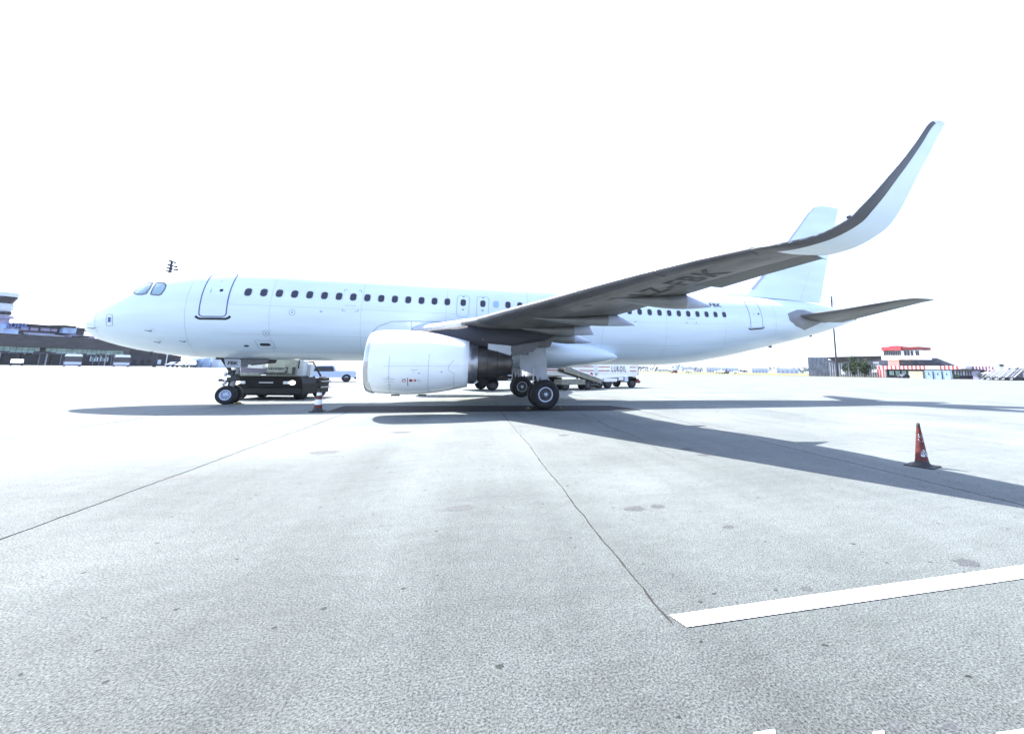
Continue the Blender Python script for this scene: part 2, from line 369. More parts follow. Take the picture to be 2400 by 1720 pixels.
def fsm(X):                                     # smoothed section
    ks = (-.3, -.15, 0, .15, .3) if X > .8 and X < 38 else (0,)
    a = np.array([fs(X+k*(1 if X > 3 else .5)) for k in ks]).mean(0); return a
def spt(X, th, off=0):
    T, B, hw, zc = fsm(X); b = (T-zc) if th > 0 else (zc-B)
    n = Vector((0, -math.cos(th)/max(hw, .05), math.sin(th)/max(b, .05))).normalized()
    return Vector((X, -hw*math.cos(th), zc+b*math.sin(th))) + n*off
def fz(X, z, off=.004):                          # port side surface at (X, z)
    T, B, hw, zc = fsm(X); b = (T-zc) if z > zc else (zc-B)
    return spt(X, math.asin(max(-1, min(1, (z-zc)/b))), off)
def fsz(X, s, off=.004):                         # s is measured up along the skin from z = 3.92
    return spt(X, s/2.07, off)
def skin(u, v, y=-1.3):                          # where the sight line of a photo pixel meets the port skin
    d = px(u, v, 1)-CAMP; p = None
    for _ in range(12):
        t = (y-CAMP.y)/d.y; p = CAMP+d*t; y = fz(max(.1, p.x), p.z, 0).y*.6+y*.4
    return (p.x, p.z)
def z2s(z): return 2.07*math.asin((z-3.92)/2.07)
Xs = sorted(set(list(np.concatenate([[0, .03, .06, .1, .15, .2, .3, .4, .5, .6, .75, .9, 1.1], np.arange(1.3, 7, .25), np.arange(7, 24, 1.0), np.arange(24, 38.45, .5), [38.45]]))))
rings = []
for X in Xs:
    T, B, hw, zc = fsm(X); r_ = []
    for k in range(72):
        t = 2*math.pi*k/72; b = (T-zc) if math.sin(t) > 0 else (zc-B); r_.append((X, -hw*math.cos(t), zc+b*math.sin(t)))
    rings.append(r_)
fus = MB().loft(rings); fus.add(rings[-1], [tuple(range(72))])
fus = fus.build('fuselage', 'white_paint', air)
def sub(mb, name, m, parent=fus, **k): return mb.build(name, m, parent, **k)
def patch(poly, fn, rings_=1):                    # filled outline on the skin
    poly = dens(poly, .15, True) if len(poly) < 40 else poly
    c = np.mean(poly, 0); n = len(poly); K = 1 if np.ptp(np.array(poly), axis=0).max() < .2 else 6; v = [fn(*c)]
    for k in range(1, K+1): v += [fn(*(c+(np.array(p)-c)*k/K)) for p in poly]
    f = [(0, 1+i, 1+(i+1) % n) for i in range(n)] + [(1+k*n+i, 1+(k+1)*n+i, 1+(k+1)*n+(i+1) % n, 1+k*n+(i+1) % n) for k in range(K-1) for i in range(n)]
    return MB().add(v, f, True)
def grid(x0, x1, s0, s1, off, nx=6, ns=10):
    v = [fsz(x0+(x1-x0)*i/nx, s0+(s1-s0)*j/ns, off) for j in range(ns+1) for i in range(nx+1)]
    return MB().add(v, [(j*(nx+1)+i, j*(nx+1)+i+1, (j+1)*(nx+1)+i+1, (j+1)*(nx+1)+i) for j in range(ns) for i in range(nx)], True)
# radome seam, skin joints
sub(ribbon([(X_, 3.92) for X_ in (0, 1)], .01, lambda a, b: fz(.2+a, 3.3)), 'static_port', 'thin_line')
def ringline(X, t0, t1, wd, m, name='skin_joint'):
    v = []; 
    for t in np.linspace(R(t0), R(t1), 24): v += [spt(X-wd/2, t, .003), spt(X+wd/2, t, .003)]
    return sub(MB().add(v, [(2*i, 2*i+1, 2*i+3, 2*i+2) for i in range(23)]), name, m)
mat('seam', (.40,.43,.48), .4, noise=.1)
for X in (1.0, 4.1, 6.9, 10.2, 13.6, 17.2, 20.9, 24.3, 27.8, 31.2, 34.2): ringline(X, -80, 60, .012, 'seam')
for s_ in (-1.15, -2.1, .05):
    v = []
    for X in np.linspace(5.5, 30, 60): v += [fsz(X, s_-.005, .003), fsz(X, s_+.005, .003)]
    sub(MB().add(v, [(2*i, 2*i+1, 2*i+3, 2*i+2) for i in range(59)]), 'skin_joint', 'seam')
# cabin windows
def window(X, z=4.5, glass='window_glass', parent=air, name='cabin_window'):
    s0 = z2s(z); P = rrect(X, s0, .24, .335, .105)
    fr = ribbon(rrect(X, s0, .262, .357, .115), .022, lambda a, b: fsz(a, b, .007), True).build(name, 'window_frame', parent)
    sub(patch(P, lambda a, b: fsz(a, b, .005)), 'pane', glass, fr)
    return fr
for k in range(15): window(6.06+.541*k*.998)
wl = window(15.75, glass='window_shade'); wl['label'] = 'cabin window with its pale blue shade down'
for k in range(22): window(16.29+.5457*k)
# overwing exits
for X in (14.30, 15.16):
    s0 = z2s(4.36)
    o = sub(patch(rrect(X, s0, .50, 1.0, .12), lambda a, b: fsz(a, b, .003)), 'overwing_exit', 'white_paint', air)
    sub(ribbon(rrect(X, s0, .52, 1.02, .13), .028, lambda a, b: fsz(a, b, .005), True), 'exit_outline', 'rim' if 0 else 'window_shade', o)
    sub(patch(rrect(X, z2s(4.5), .24, .335, .105), lambda a, b: fsz(a, b, .007)), 'pane', 'window_glass', o)
    sub(patch(rrect(X, z2s(4.18), .10, .04, .015), lambda a, b: fsz(a, b, .006)), 'release_handle', 'dark_line', o)
    sub(patch(rrect(X, s0+.44, .09, .04, .015), lambda a, b: fsz(a, b, .006)), 'vent_flap', 'dark_line', o)
# passenger doors
def door(x0, x1, z0, z1, winx, scuff, lw):
    s0, s1 = z2s(z0), z2s(z1)
    d = sub(grid(x0, x1, s0, s1, .004), 'passenger_door', 'white_paint', air)
    P = dens(rrect((x0+x1)/2, (s0+s1)/2, x1-x0, s1-s0, .13), .1, True)
    sub(ribbon(P, lw, lambda a, b: fsz(a, b, .007), True), 'door_outline', 'door_line', d)
    sub(patch(rrect(winx, z2s(4.55)+.0, .13, .13, .064), lambda a, b: fsz(a, b, .009)), 'door_window', 'window_glass', d)
    sub(patch(rrect(winx-.34, z2s(4.53), .02, .17, .009), lambda a, b: fsz(a, b, .009)), 'door_handle', 'thin_line', d)
    sub(patch(rrect(winx-.12, z2s(4.95), .07, .02, .009), lambda a, b: fsz(a, b, .009)), 'placard', 'thin_line', d)
    xa, xb = scuff; sc = z2s(z0)-.06
    sub(ribbon(dens([(xa-.01, sc+.08), (xa+.04, sc+.02), (xa+.13, sc-.03), (xb-.13, sc-.03), (xb-.04, sc+.02), (xb+.01, sc+.08)], .1), .085, lambda a, b: fsz(a, b, .012)), 'scuff_plate', 'rubber_black', d)
door(4.56, 5.45, 3.49, 5.32, 5.15, (4.46, 5.58), .04)
door(29.40, 30.22, 3.62, 5.42, 30.02, (29.28, 30.32), .028)
# cargo door corner marks, ports and hatches
def mark(P, wd=.03, m='thin_line', name='corner_mark'): return sub(ribbon(P, wd, lambda a, b: fsz(a, b, .005)), name, m)
for X, s_, a, b in ((9.46, z2s(4.82), 1, -1), (10.11, z2s(4.82), -1, -1), (9.49, z2s(3.89), 1, 1), (10.09, z2s(3.89), -1, 1), (22.0, z2s(3.95), 1, 1), (22.6, z2s(3.95), -1, 1), (26.0-.6, z2s(3.98), 1, 1), (26.0, z2s(3.98), -1, 1)):
    mark([(X+a*.11, s_), (X, s_), (X, s_+b*.10)], .024)
mark([(9.55, z2s(4.12)), (10.0, z2s(4.12))], .012); mark([(25.5, z2s(4.22)), (25.9, z2s(4.22))], .012)
for X, z in ((7.69, 3.74), (6.77, 2.88)):
    P = [(X+.105*math.cos(t), z2s(z)+.12*math.sin(t)) for t in np.linspace(0, 6.28, 21)[:-1]]
    sub(ribbon(P, .014, lambda a, b: fsz(a, b, .005), True), 'port_ring', 'thin_line')
    sub(patch(rrect(X, z2s(z), .05, .05, .024), lambda a, b: fsz(a, b, .006)), 'static_port', 'dark_line')
sub(patch(rrect(8.72, z2s(3.82), .10, .09, .04), lambda a, b: fsz(a, b, .005)), 'service_port', 'window_shade')
hs = z2s(2.43)
sub(ribbon([(6.34, hs+.24), (6.98, hs+.2), (7.0, hs-.2), (6.42, hs-.22)], .014, lambda a, b: fsz(a, b, .005), True), 'ground_power_hatch', 'thin_line')
sub(patch(rrect(6.67, hs+.02, .38, .15, .07), lambda a, b: fsz(a, b, .006)), 'avionics_vent', 'dark_line')
sub(patch(rrect(6.0, z2s(2.38), .18, .10, .05), lambda a, b: fsz(a, b, .006)), 'service_port', 'dark_line')
sub(ribbon([(X_, z_) for X_, z_ in ((1.49, 3.42), (1.72, 3.42), (1.74, 3.02), (1.5, 3.0))], .014, lambda a, b: fz(a, b, .006), True), 'probe_plate', 'door_line')
sub(patch([(1.56, 3.32), (1.67, 3.32), (1.67, 3.14), (1.56, 3.14)], lambda a, b: fz(a, b, .007)), 'angle_probe', 'door_line')
for X, z in ((.95, 2.93), (3.0, 2.86), (3.15, 2.45), (4.0, 2.5)):
    p = fz(X, z, 0); MB().tube(p, p+Vector((.02, -.10, -.03)), .018, n=6).tube(p+Vector((.02, -.10, -.03)), p+Vector((-.14, -.12, 0)), .016, .008, n=6).build('pitot_probe', 'dark_metal', air)
MB().prism([(2.1, 2.13), (2.22, 2.11), (2.20, 1.93), (2.14, 1.94)], -.015, .015).build('blade_antenna', 'dark_metal', air)
for X in (): MB().prism([(X, 5.96), (X+.4, 5.96), (X+.38, 6.28), (X+.22, 6.3)], -.02, .02).build('blade_antenna', 'white_paint', air)
MB().prism([(34.8, 3.83), (35.1, 3.9), (35.15, 3.78), (35.0, 3.74)], -.02, .02).build('drain_mast', 'dark_metal', air)
MB().prism([(31.8, 3.08), (32.1, 3.16), (32.15, 3.03), (32.05, 3.0)], -.02, .02).build('drain_mast', 'dark_metal', air)
# flight deck glazing
for PX, nm in (([(313, 687), (328, 673), (343, 664), (359, 662), (351, 676), (343, 688), (333, 690.5), (322, 690)], 'flight_deck_window'), ([(367, 663), (384, 663), (389.5, 668.5), (386, 678), (378, 690), (372, 692), (353, 690)], 'flight_deck_window')):
    P = [skin(*q) for q in PX]
    D = dens(P, .06, True); c = tuple(np.mean(D, 0))
    g_ = sub(patch(D, lambda a, b: fz(a, b, .006)), nm, 'cockpit_glass', air)
    sub(ribbon(D, .035, lambda a, b: fz(a, b, .011), True), 'window_frame', 'dark_line', g_)
# lettering on the rear fuselage
def reg(u, v): return fsz(26.85+u, z2s(4.96)+v, .006)
text('registration_lettering', '-FBK', .40, reg, 'text_dark', fus, bold=.010, sx=1.0, space=1.1)

# belly fairing
bf = []
for X, hwid, zt, zb in ((10.4, 1.3, 2.6, 1.95), (10.8, 1.75, 3.1, 1.83), (11.4, 2.0, 3.5, 1.70), (12.5, 2.12, 3.6, 1.62), (15, 2.2, 3.6, 1.58), (17.5, 2.2, 3.3, 1.60), (19, 2.16, 3.0, 1.63), (20.2, 2.08, 2.92, 1.72), (21, 1.95, 2.75, 1.86), (21.5, 1.8, 2.55, 1.98), (21.75, 1.6, 2.35, 2.1)):
    bf.append([(X, hwid*math.copysign(abs(math.cos(t))**.62, -math.cos(t)), (zt+zb)/2+(zt-zb)/2*math.copysign(abs(math.sin(t))**.75, math.sin(t))) for t in np.linspace(0, 2*math.pi, 49)[:-1]])
MB().loft(bf, caps=True).build('belly_fairing', 'white_paint', air)
P = [(10.62, 3.0), (10.9, 3.3), (11.4, 3.52), (12.2, 3.57), (14.1, 3.6)]
sub(ribbon(dens(P, .15), .02, lambda a, b: fz(a, b, .012)), 'fairing_seam', 'thin_line')
for X in (12.2, 13.2): sub(ribbon([(X, 3.3), (X, 3.57)], .018, lambda a, b: fz(a, b, .012)), 'fairing_seam', 'thin_line')

# ---- wings: sections (|Y|, LE x, LE z, TE x, TE z, thickness)
WS = [(1.6,12.0,3.16,18.8,3.05,.115),(4.0,13.5,3.19,19.0,3.15,.115),(6.25,14.73,3.20,19.15,3.30,.12),(7.9,15.6,3.33,19.42,3.43,.115),(9.5,16.43,3.43,20.0,3.58,.11),(11.3,17.36,3.56,20.45,3.70,.11),(12.5,17.98,3.64,20.58,3.73,.11),(14,18.73,3.71,20.72,3.73,.11),(15.4,19.49,3.73,20.85,3.71,.105)]
def wsec(y):
    a = np.array(WS); return [np.interp(y, a[:, 0], a[:, i]) for i in range(1, 6)]
def yt(u, t): return 5*t*(.2969*math.sqrt(max(u, 0))-.126*u-.3516*u*u+.2843*u**3-.1036*u**4)
def wpt(y, u, side, off=0, sg=-1):               # a point on the wing skin; side +1 upper, -1 lower
    lx, lz, tx, tz, t = wsec(y); c = tx-lx; h = yt(u, t)*c*(1.0 if side > 0 else .8)
    return Vector((lx+c*u, sg*y, lz+(tz-lz)*u+side*(h+off)-(0 if side > 0 else .0)))
def wring(y, a, b, sg, off=0, n=12, droop=0):
    us = [a+(b-a)*(1-math.cos(math.pi*i/n))/2 for i in range(n+1)]
    r_ = [wpt(y, u, 1, off, sg) for u in us[::-1]] + [wpt(y, u, -1, off, sg) for u in us[(1 if a == 0 else 0):]]
    if droop: r_ = [p+Vector((0, 0, -droop*(p.x-r_[n].x))) for p in r_]
    return r_
def wpart(name, y0, y1, a, b, m, sg, off=0, droop=0, k=None, parent=air):
    k = k or max(2, int((y1-y0)/.7)); return MB().loft([wring(y0+(y1-y0)*i/k, a, b, sg, off, droop=droop) for i in range(k+1)], caps=True).build(name, m, parent)
# sharklet sections as leading / trailing edge points seen from the port side
SH = [((19.49,15.4,3.73),(20.70,15.35,3.69)),((19.64,15.8,3.7),(20.80,15.6,3.66)),((20.06,16.0,3.81),(21.0,15.86,3.72)),((20.3,16.15,3.93),(21.22,16.0,3.85)),((20.52,16.26,4.08),(21.42,16.12,4.01)),
      ((20.65,16.33,4.23),(21.53,16.22,4.18)),((20.9,16.4,4.49),(21.63,16.3,4.39)),((21.18,16.46,4.8),(21.76,16.38,4.68)),((21.46,16.52,5.11),(21.9,16.45,4.98)),((21.75,16.58,5.47),(22.08,16.52,5.31)),
      ((21.93,16.62,5.72),(22.21,16.57,5.57)),((22.05,16.64,5.83),(22.31,16.6,5.73)),((22.18,16.66,5.86),(22.36,16.64,5.86))]
def sh_sec(q):
    i = min(int(q), len(SH)-2); f = q-i; out = []
    for j in (0, 1):
        p = [Vector(SH[max(0, min(len(SH)-1, i+k))][j]) for k in (-1, 0, 1, 2)]
        out.append(.5*((2*p[1])+(p[2]-p[0])*f+(2*p[0]-5*p[1]+4*p[2]-p[3])*f*f+(3*p[1]-p[0]-3*p[2]+p[3])*f**3))
    return out
def sh_ring(q, a, b, sg, n=10, off=0):
    le, te = sh_sec(q); e = .35; l0, t0_ = sh_sec(max(0, q-e)); l1, t1_ = sh_sec(min(len(SH)-1.001, q+e))
    sp = ((l1+t1_)-(l0+t0_)).normalized(); ch = te-le; nn = sp.cross(ch.normalized()).normalized()
    if nn.z < 0 and q < 4 or (nn.y > 0 and q >= 4): nn = -nn
    t = .10 if q < len(SH)-2 else .07; us = [a+(b-a)*(1-math.cos(math.pi*i/n))/2 for i in range(n+1)]
    up_ = [le+ch*u+nn*(yt(u, t)*ch.length*1.0+off) for u in us[::-1]]; lo = [le+ch*u-nn*(yt(u, t)*ch.length*.8+off) for u in us[(1 if a == 0 else 0):]]
    return [Vector((p.x, sg*p.y, p.z)) for p in up_+lo]
def build_wing(sg):
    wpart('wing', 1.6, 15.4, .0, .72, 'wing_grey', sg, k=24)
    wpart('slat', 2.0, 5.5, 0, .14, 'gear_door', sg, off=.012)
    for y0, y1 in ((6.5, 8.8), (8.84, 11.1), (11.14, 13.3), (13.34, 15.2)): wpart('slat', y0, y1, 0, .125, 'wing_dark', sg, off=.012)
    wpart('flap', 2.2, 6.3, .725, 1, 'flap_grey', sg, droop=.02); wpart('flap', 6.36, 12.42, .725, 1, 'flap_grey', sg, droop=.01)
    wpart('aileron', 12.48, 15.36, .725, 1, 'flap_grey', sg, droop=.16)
    qs = np.linspace(0, len(SH)-1.001, 34)
    MB().loft([sh_ring(q, .0, 1, sg) for q in qs], caps=True).build('sharklet', 'white_paint', air)
    qs = np.linspace(.02, len(SH)-1.9, 34)
    MB().loft([sh_ring(q, 0, .22+.06*min(1, q/3), sg, off=.006) for q in qs], caps=True).build('wingtip_edge_shade_strip', 'wing_dark' if 1 else '', air)  # shade of the turned-away edge painted as a dark strip
    def fair(y, xf, xt, zb, zt, hw):              # flap track fairing: front, tail x, lowest z, tail z, half width
        rr = []; yte = wsec(y)
        for i in range(15):
            q = i/14; X = xf+(xt-xf)*q; u = (X-yte[0])/(yte[2]-yte[0])
            top = (wpt(y, min(u, .98), -1).z+.03) if X < yte[2] else None
            zb_ = None; z0 = wpt(y, max(0, (xf-yte[0])/(yte[2]-yte[0])), -1).z
            k = q/.62
            bot = z0-(z0-zb)*math.sin(min(1, k)*math.pi/2)**1.0 if k < 1 else zb+(zt-.03-zb)*((k-1)/.61)**1.6
            if top is None: f = (X-yte[2])/(xt-yte[2]); top = yte[3]+.02+(zt-yte[3]-.02)*f
            top = max(top, bot+.03); h = (top-bot)/2; w_ = hw*min(1, (math.sin(math.pi*min(1, .06+q*.97))**.6)) if q < .98 else .03
            rr.append([(X, sg*y+w_*math.cos(t), (top+bot)/2+h*math.sin(t)) for t in np.linspace(0, 2*math.pi, 17)[:-1]])
        o = MB().loft(rr[:11], caps=True).build('flap_track_fairing', 'fairing_grey', air)
        MB().loft(rr[10:], caps=True).build('fairing_tail', 'fairing_tip', o)
    fair(3.6, 17.0, 19.85, 2.68, 2.79, .24); fair(6.0, 16.4, 19.21, 2.84, 2.93, .26); fair(8.0, 16.6, 20.08, 3.03, 3.12, .27); fair(11.0, 18.3, 21.18, 3.26, 3.40, .25)
    # panel lines and access covers on the lower skin
    for u in (.2, .45, .62):
        v = []
        for y in np.linspace(6.6, 15.2, 30): v += [wpt(y, u-.002, -1, .004, sg), wpt(y, u+.003, -1, .004, sg)]
        MB().add(v, [(2*i, 2*i+1, 2*i+3, 2*i+2) for i in range(29)]).build('panel_seam', 'wing_dark', air, fix=False)
    for k in range(9):
        y = 7.2+.95*k; P = [(y+.16*math.cos(t), .33+.035*math.sin(t)) for t in np.linspace(0, 6.28, 13)[:-1]]
        v = [wpt(a, b, -1, .005, sg) for a, b in P]; MB().add(v, [tuple(range(12))]).build('tank_access_cover', 'flap_grey', air, fix=False)
    for y in (13.1, 14.2, 15.2):
        p = wpt(y, .999, 1, 0, sg); MB().tube(p, p+Vector((.22, 0, -.02)), .006, n=5).build('static_wick', 'dark_metal', air)
    p = Vector((20.54, sg*16.235, 4.09)); q_ = MB(); q_.lathe([(-.06, .01), (-.02, .035), (.05, .04), (.10, .015)], p, n=12).build('navigation_light', 'burnt_metal', air)
build_wing(-1); build_wing(1)
# registration under the port wing
O = Vector((19.18, -11.22, 0)); U = Vector((.255, -.967, 0)); V = Vector((-.967, -.27, 0))
def wtxt(a, b):
    p = O+U*a+V*b; lx, lz, tx, tz, t = wsec(-p.y); u = (p.x-lx)/(tx-lx); return wpt(-p.y, u, -1, .008)
text('registration_lettering', 'LZ-FBK', 1.0, wtxt, 'text_dark', [o for o in air.children if o.name == 'wing'][0], bold=.022, sx=.80, space=1.12)

# tail
FN = [(30.3,6.0,35.95,5.9),(31.8,7.55,36.4,7.5),(33.74,9.79,37.1,9.7),(35.6,11.95,37.85,11.9),(36.05,12.32,38.03,12.36),(36.35,12.43,38.08,12.43)]
def fin_ring(q, a, b, off=0):
    i = min(int(q), 4); f = q-i; A, B = FN[i], FN[i+1]; lx, lz, tx, tz = [A[j]+(B[j]-A[j])*f for j in range(4)]; c = tx-lx
    n = 10; us = [a+(b-a)*(1-math.cos(math.pi*k/n))/2 for k in range(n+1)]; g = lambda u: (lx+c*u, lz+(tz-lz)*u)
    return [(g(u)[0], yt(u, .1)*c+off, g(u)[1]) for u in us[::-1]]+[(g(u)[0], -yt(u, .1)*c-off, g(u)[1]) for u in us[(1 if a == 0 else 0):]]
MB().loft([fin_ring(q, 0, .70) for q in np.linspace(0, 5, 16)], caps=True).build('fin', 'white_paint', air)
MB().loft([fin_ring(q, .7003, 1) for q in np.linspace(0.0, 4.97, 16)], caps=True).build('rudder', 'white_paint', air)
MB().loft([fin_ring(q, 0, .045, .006) for q in np.linspace(.3, 4.3, 10)], caps=True).build('fin_leading_edge', 'lip_metal', air)
MB().loft([[(27.8, 0, 5.9), (27.8, .02, 5.9), (27.8, -.02, 5.9)], [(30.5, 0, 6.35), (30.5, .2, 5.85), (30.5, -.2, 5.85)], [(32.2, 0, 8.05), (32.2, .16, 5.9), (32.2, -.16, 5.9)]]).build('dorsal_fillet', 'white_paint', air)
for z in (6.8, 7.6, 8.4, 10.8, 11.4, 12.0):
    x = 35.95+(z-5.9)*.333; MB().tube((x, 0, z), (x+.25, 0, z+.02), .008, n=5).build('static_wick', 'dark_metal', air)
def hst(sg):
    H = [(.35,32.5,4.78,36.25,4.55),(1.2,33.0,4.82,36.3,4.58),(3.2,34.1,4.98,36.5,4.84),(5.6,35.3,5.22,36.7,5.14),(6.0,35.65,5.24,36.75,5.17),(6.22,36.3,5.22,36.8,5.18)]
    def ring(i, a, b):
        y, lx, lz, tx, tz = i; c = tx-lx; n = 10; us = [a+(b-a)*(1-math.cos(math.pi*k/n))/2 for k in range(n+1)]
        g = lambda u, s: (lx+c*u, sg*y, lz+(tz-lz)*u+s*yt(u, .10)*c); return [g(u, 1) for u in us[::-1]]+[g(u, -1) for u in us[(1 if a == 0 else 0):]]
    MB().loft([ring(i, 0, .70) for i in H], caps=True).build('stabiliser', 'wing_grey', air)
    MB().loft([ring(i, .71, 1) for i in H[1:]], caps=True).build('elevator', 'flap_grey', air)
    # pale seal plate round the stabiliser root
    v = []
    P = [(32.15, 4.9), (32.2, 4.5), (32.7, 4.2), (33.5, 4.02), (34.9, 4.55), (35.0, 4.85), (33.6, 5.22), (33.0, 5.18)]
    q_ = patch(P, lambda a, b: fz(a, b, .015) if sg < 0 else Vector((1, -1, 1))*fz(a, b, .015) if 0 else Vector((fz(a, b, .015).x, fz(a, b, .015).y*(1 if sg < 0 else -1), fz(a, b, .015).z)))
    q_.build('seal_plate', 'fairing_grey', air, fix=False)
hst(-1); hst(1)
MB().lathe([(0, .21), (.14, .19), (.14, .12), (0, .1)], (38.44, 0, 5.09), n=20).build('auxiliary_exhaust', 'burnt_metal', air)

# engines
def engine(sg):
    Y = sg*5.75; c = (0, Y, 1.77)
    prof = [(11.62,.80),(11.45,.83),(11.34,.88),(11.29,.935),(11.30,.975),(11.38,1.005),(11.5,1.03)]
    cz = [.0]*7
    EX = lambda x: 11.47+(x-11.29)*(14.66-11.47)/(14.66-11.29)
    prof = [(EX(a), r) for a, r in prof]
    lip = MB().lathe(prof, c, n=64, cz=[(-.02+(.06*(11.8-a))) for a, r in prof])
    nac = MB()
    pr = [(11.46,1.028),(11.7,1.055),(12.1,1.08),(12.6,1.088),(13.1,1.07),(13.6,1.01),(14.1,.925),(14.45,.855),(14.66,.81),(14.66,.78),(14.3,.78)]
    pr = [(EX(a), r) if a < 14.66 else (a, r) for a, r in pr]
    rr = [[(x+(-.05 if x < 11.5 else 0)*0, Y+r*1.02*math.cos(t), 1.765+r*math.sin(t)*(1 if math.sin(t) > 0 else .985)-(x-12.5)*.012) for t in np.linspace(0, 2*math.pi, 65)[:-1]] for x, r in pr]
    nac.loft(rr); n_ = nac.build('engine_nacelle', 'nacelle_white', air); lip.build('inlet_lip', 'lip_metal', n_)
    MB().lathe([(11.9,.805),(12.5,.86),(12.51,.05)], c, n=48).build('inlet_duct', 'panel_light', n_)
    MB().lathe([(11.95,.01),(12.1,.12),(12.35,.24)], c, n=24).build('spinner', 'dark_metal', n_)
    for k in range(24):
        t = 2*math.pi*k/24; a, b = Vector((0, math.cos(t), math.sin(t))), Vector((0, -math.sin(t), math.cos(t))); o_ = Vector(c)
        MB().add([o_+Vector((12.3, 0, 0))+a*.22-b*.04, o_+Vector((12.38, 0, 0))+a*.22+b*.04, o_+Vector((12.38, 0, 0))+a*.82+b*.12, o_+Vector((12.25, 0, 0))+a*.82-b*.08], [(0, 1, 2, 3)]).build('fan_blade', 'dark_metal', n_)
    MB().lathe([(14.1,.74),(14.66,.71),(14.97,.67),(14.97,.60)], c, n=48).build('fan_nozzle_sleeve', 'steel', air)
    core = MB().lathe([(14.6,.50),(14.97,.60),(15.05,.60),(15.5,.53),(15.9,.44),(16.16,.37),(16.16,.34),(15.8,.34)], c, n=48).build('core_cowl', 'burnt_metal', air)
    MB().lathe([(15.7,.30),(16.0,.26),(16.2,.16),(16.25,.02)], c, n=24).build('exhaust_cone', 'burnt_metal', core)
    for a in (15.28, 15.62): MB().lathe([(a,.575-(a-15.28)*.17),(a+.015,.58-(a-15.28)*.17),(a+.03,.573-(a-15.28)*.17)], c, n=48).build('cowl_joint', 'dark_metal', core)
    # seams, strake and markings on the outer side
    def np_(x, t, off=.006):
        r = np.interp(x, [p[0] for p in pr[:9]], [p[1] for p in pr[:9]])+off
        return Vector((x, Y+sg*r*1.02*math.cos(t), 1.765+r*math.sin(t)*(1 if math.sin(t) > 0 else .985)-(x-12.5)*.012))
    for x, t0, t1 in ((12.25, -80, 10), (13.42, -80, 15), (14.22, -75, -22)):
        sub(ribbon(dens([(x, R(t0)), (x, R(t1))], .08), .012, np_), 'cowl_joint', 'seam', n_)
    sub(ribbon([(12.1, R(-8)), (13.4, R(-6)), (14.6, R(-6))], .006, np_), 'cowl_joint', 'seam', n_)
    sub(ribbon(dens([(14.22, R(-22)), (14.02, R(-14)), (14.05, R(-4)), (14.2, R(6))], .05), .014, np_), 'cowl_joint', 'seam', n_)
    if sg < 0:
        def M(u, v): return np_(12.70+u, R(-33)+v/1.05)
        ring_ = [(.055*math.cos(t), .055*math.sin(t)) for t in np.linspace(0, 6.28, 17)[:-1]]
        sub(ribbon(ring_, .016, M, True), 'warning_mark', 'red_mark', n_)
        sub(ribbon([(-.03, 0), (.03, .03)], .014, M), 'warning_mark', 'red_mark', n_)
        sub(ribbon([(.11, .1), (.11, -.22)], .016, M), 'warning_mark', 'text_dark', n_)
        for q in (.20,): sub(patch([(q+.05*math.cos(t), .05*math.sin(t)) for t in np.linspace(0, 6.28, 13)[:-1]], M), 'warning_mark', 'red_mark', n_)
        sub(patch([(.24, .012), (.30, .012), (.36, .05), (.36, -.05), (.30, -.012), (.24, -.012)], M), 'warning_mark', 'red_mark', n_)
        for q in (.42, .47): sub(ribbon([(q+.022*math.cos(t), .035*math.sin(t)) for t in np.linspace(0, 6.28, 11)[:-1]], .007, M, True), 'placard', 'seam', n_)
        for a, b, c_ in ((-.62, -.28, .04), (-.52, -.4, .1), (-.58, -.3, -.06), (-.5, -.38, -.2), (.2, .4, .36), (.25, .33, .28)):
            sub(ribbon([(a, c_), (b, c_)], .014, M), 'placard', 'seam', n_)
        for a, c_ in ((.42, .24), (1.1, .27)): sub(patch([(a, c_), (a+.05, c_), (a+.05, c_+.03), (a, c_+.03)], M), 'cowl_latch', 'thin_line', n_)
    for x in (12.35, 13.2): MB().box((x, Y, .665), (.26, .06, .05)).build('drain_mast', 'dark_metal', n_)
    MB().prism([(12.2, 2.55), (13.2, 2.35), (13.2, 2.42), (12.8, 2.72)], 0, .02).build('strake', 'white_paint', n_) if 0 else None
    # pylon
    def pyr(x, zb, zt, w_): return [(x, Y-w_, zb), (x, Y+w_, zb), (x, Y+w_*.9, (zb+zt)/2), (x, Y+w_*.55, zt), (x, Y-w_*.55, zt), (x, Y-w_*.9, (zb+zt)/2)]
    py = MB().loft([pyr(12.5, 2.70, 2.82, .05), pyr(13.2, 2.55, 2.88, .16), pyr(14.0, 2.45, 3.0, .2), pyr(14.6, 2.40, 3.1, .25), pyr(15.1, 2.36, 3.2, .25)], caps=True).build('pylon', 'bldg_dark', air)  # shade below the wing is put into the pylon's dark colour
    MB().loft([pyr(15.1, 2.36, 3.15, .24), pyr(16.2, 2.20, 3.2, .24), pyr(17.3, 2.6, 3.2, .2), pyr(18.0, 3.0, 3.2, .08)], caps=True).build('pylon_rear', 'bldg_dark', py)  # same painted-in shade on the rear part
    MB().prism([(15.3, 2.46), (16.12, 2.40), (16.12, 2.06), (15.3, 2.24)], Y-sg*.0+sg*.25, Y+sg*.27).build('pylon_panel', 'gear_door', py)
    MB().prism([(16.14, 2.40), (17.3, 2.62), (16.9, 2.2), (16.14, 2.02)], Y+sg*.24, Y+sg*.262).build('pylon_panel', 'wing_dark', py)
    MB().lathe([(14.5, .02), (14.6, .11), (15.1, .13), (15.4, .08), (15.5, .01)], (0, Y+sg*.1, 2.60), n=16).build('pylon_fairing', 'gear_door', py)
engine(-1); engine(1)
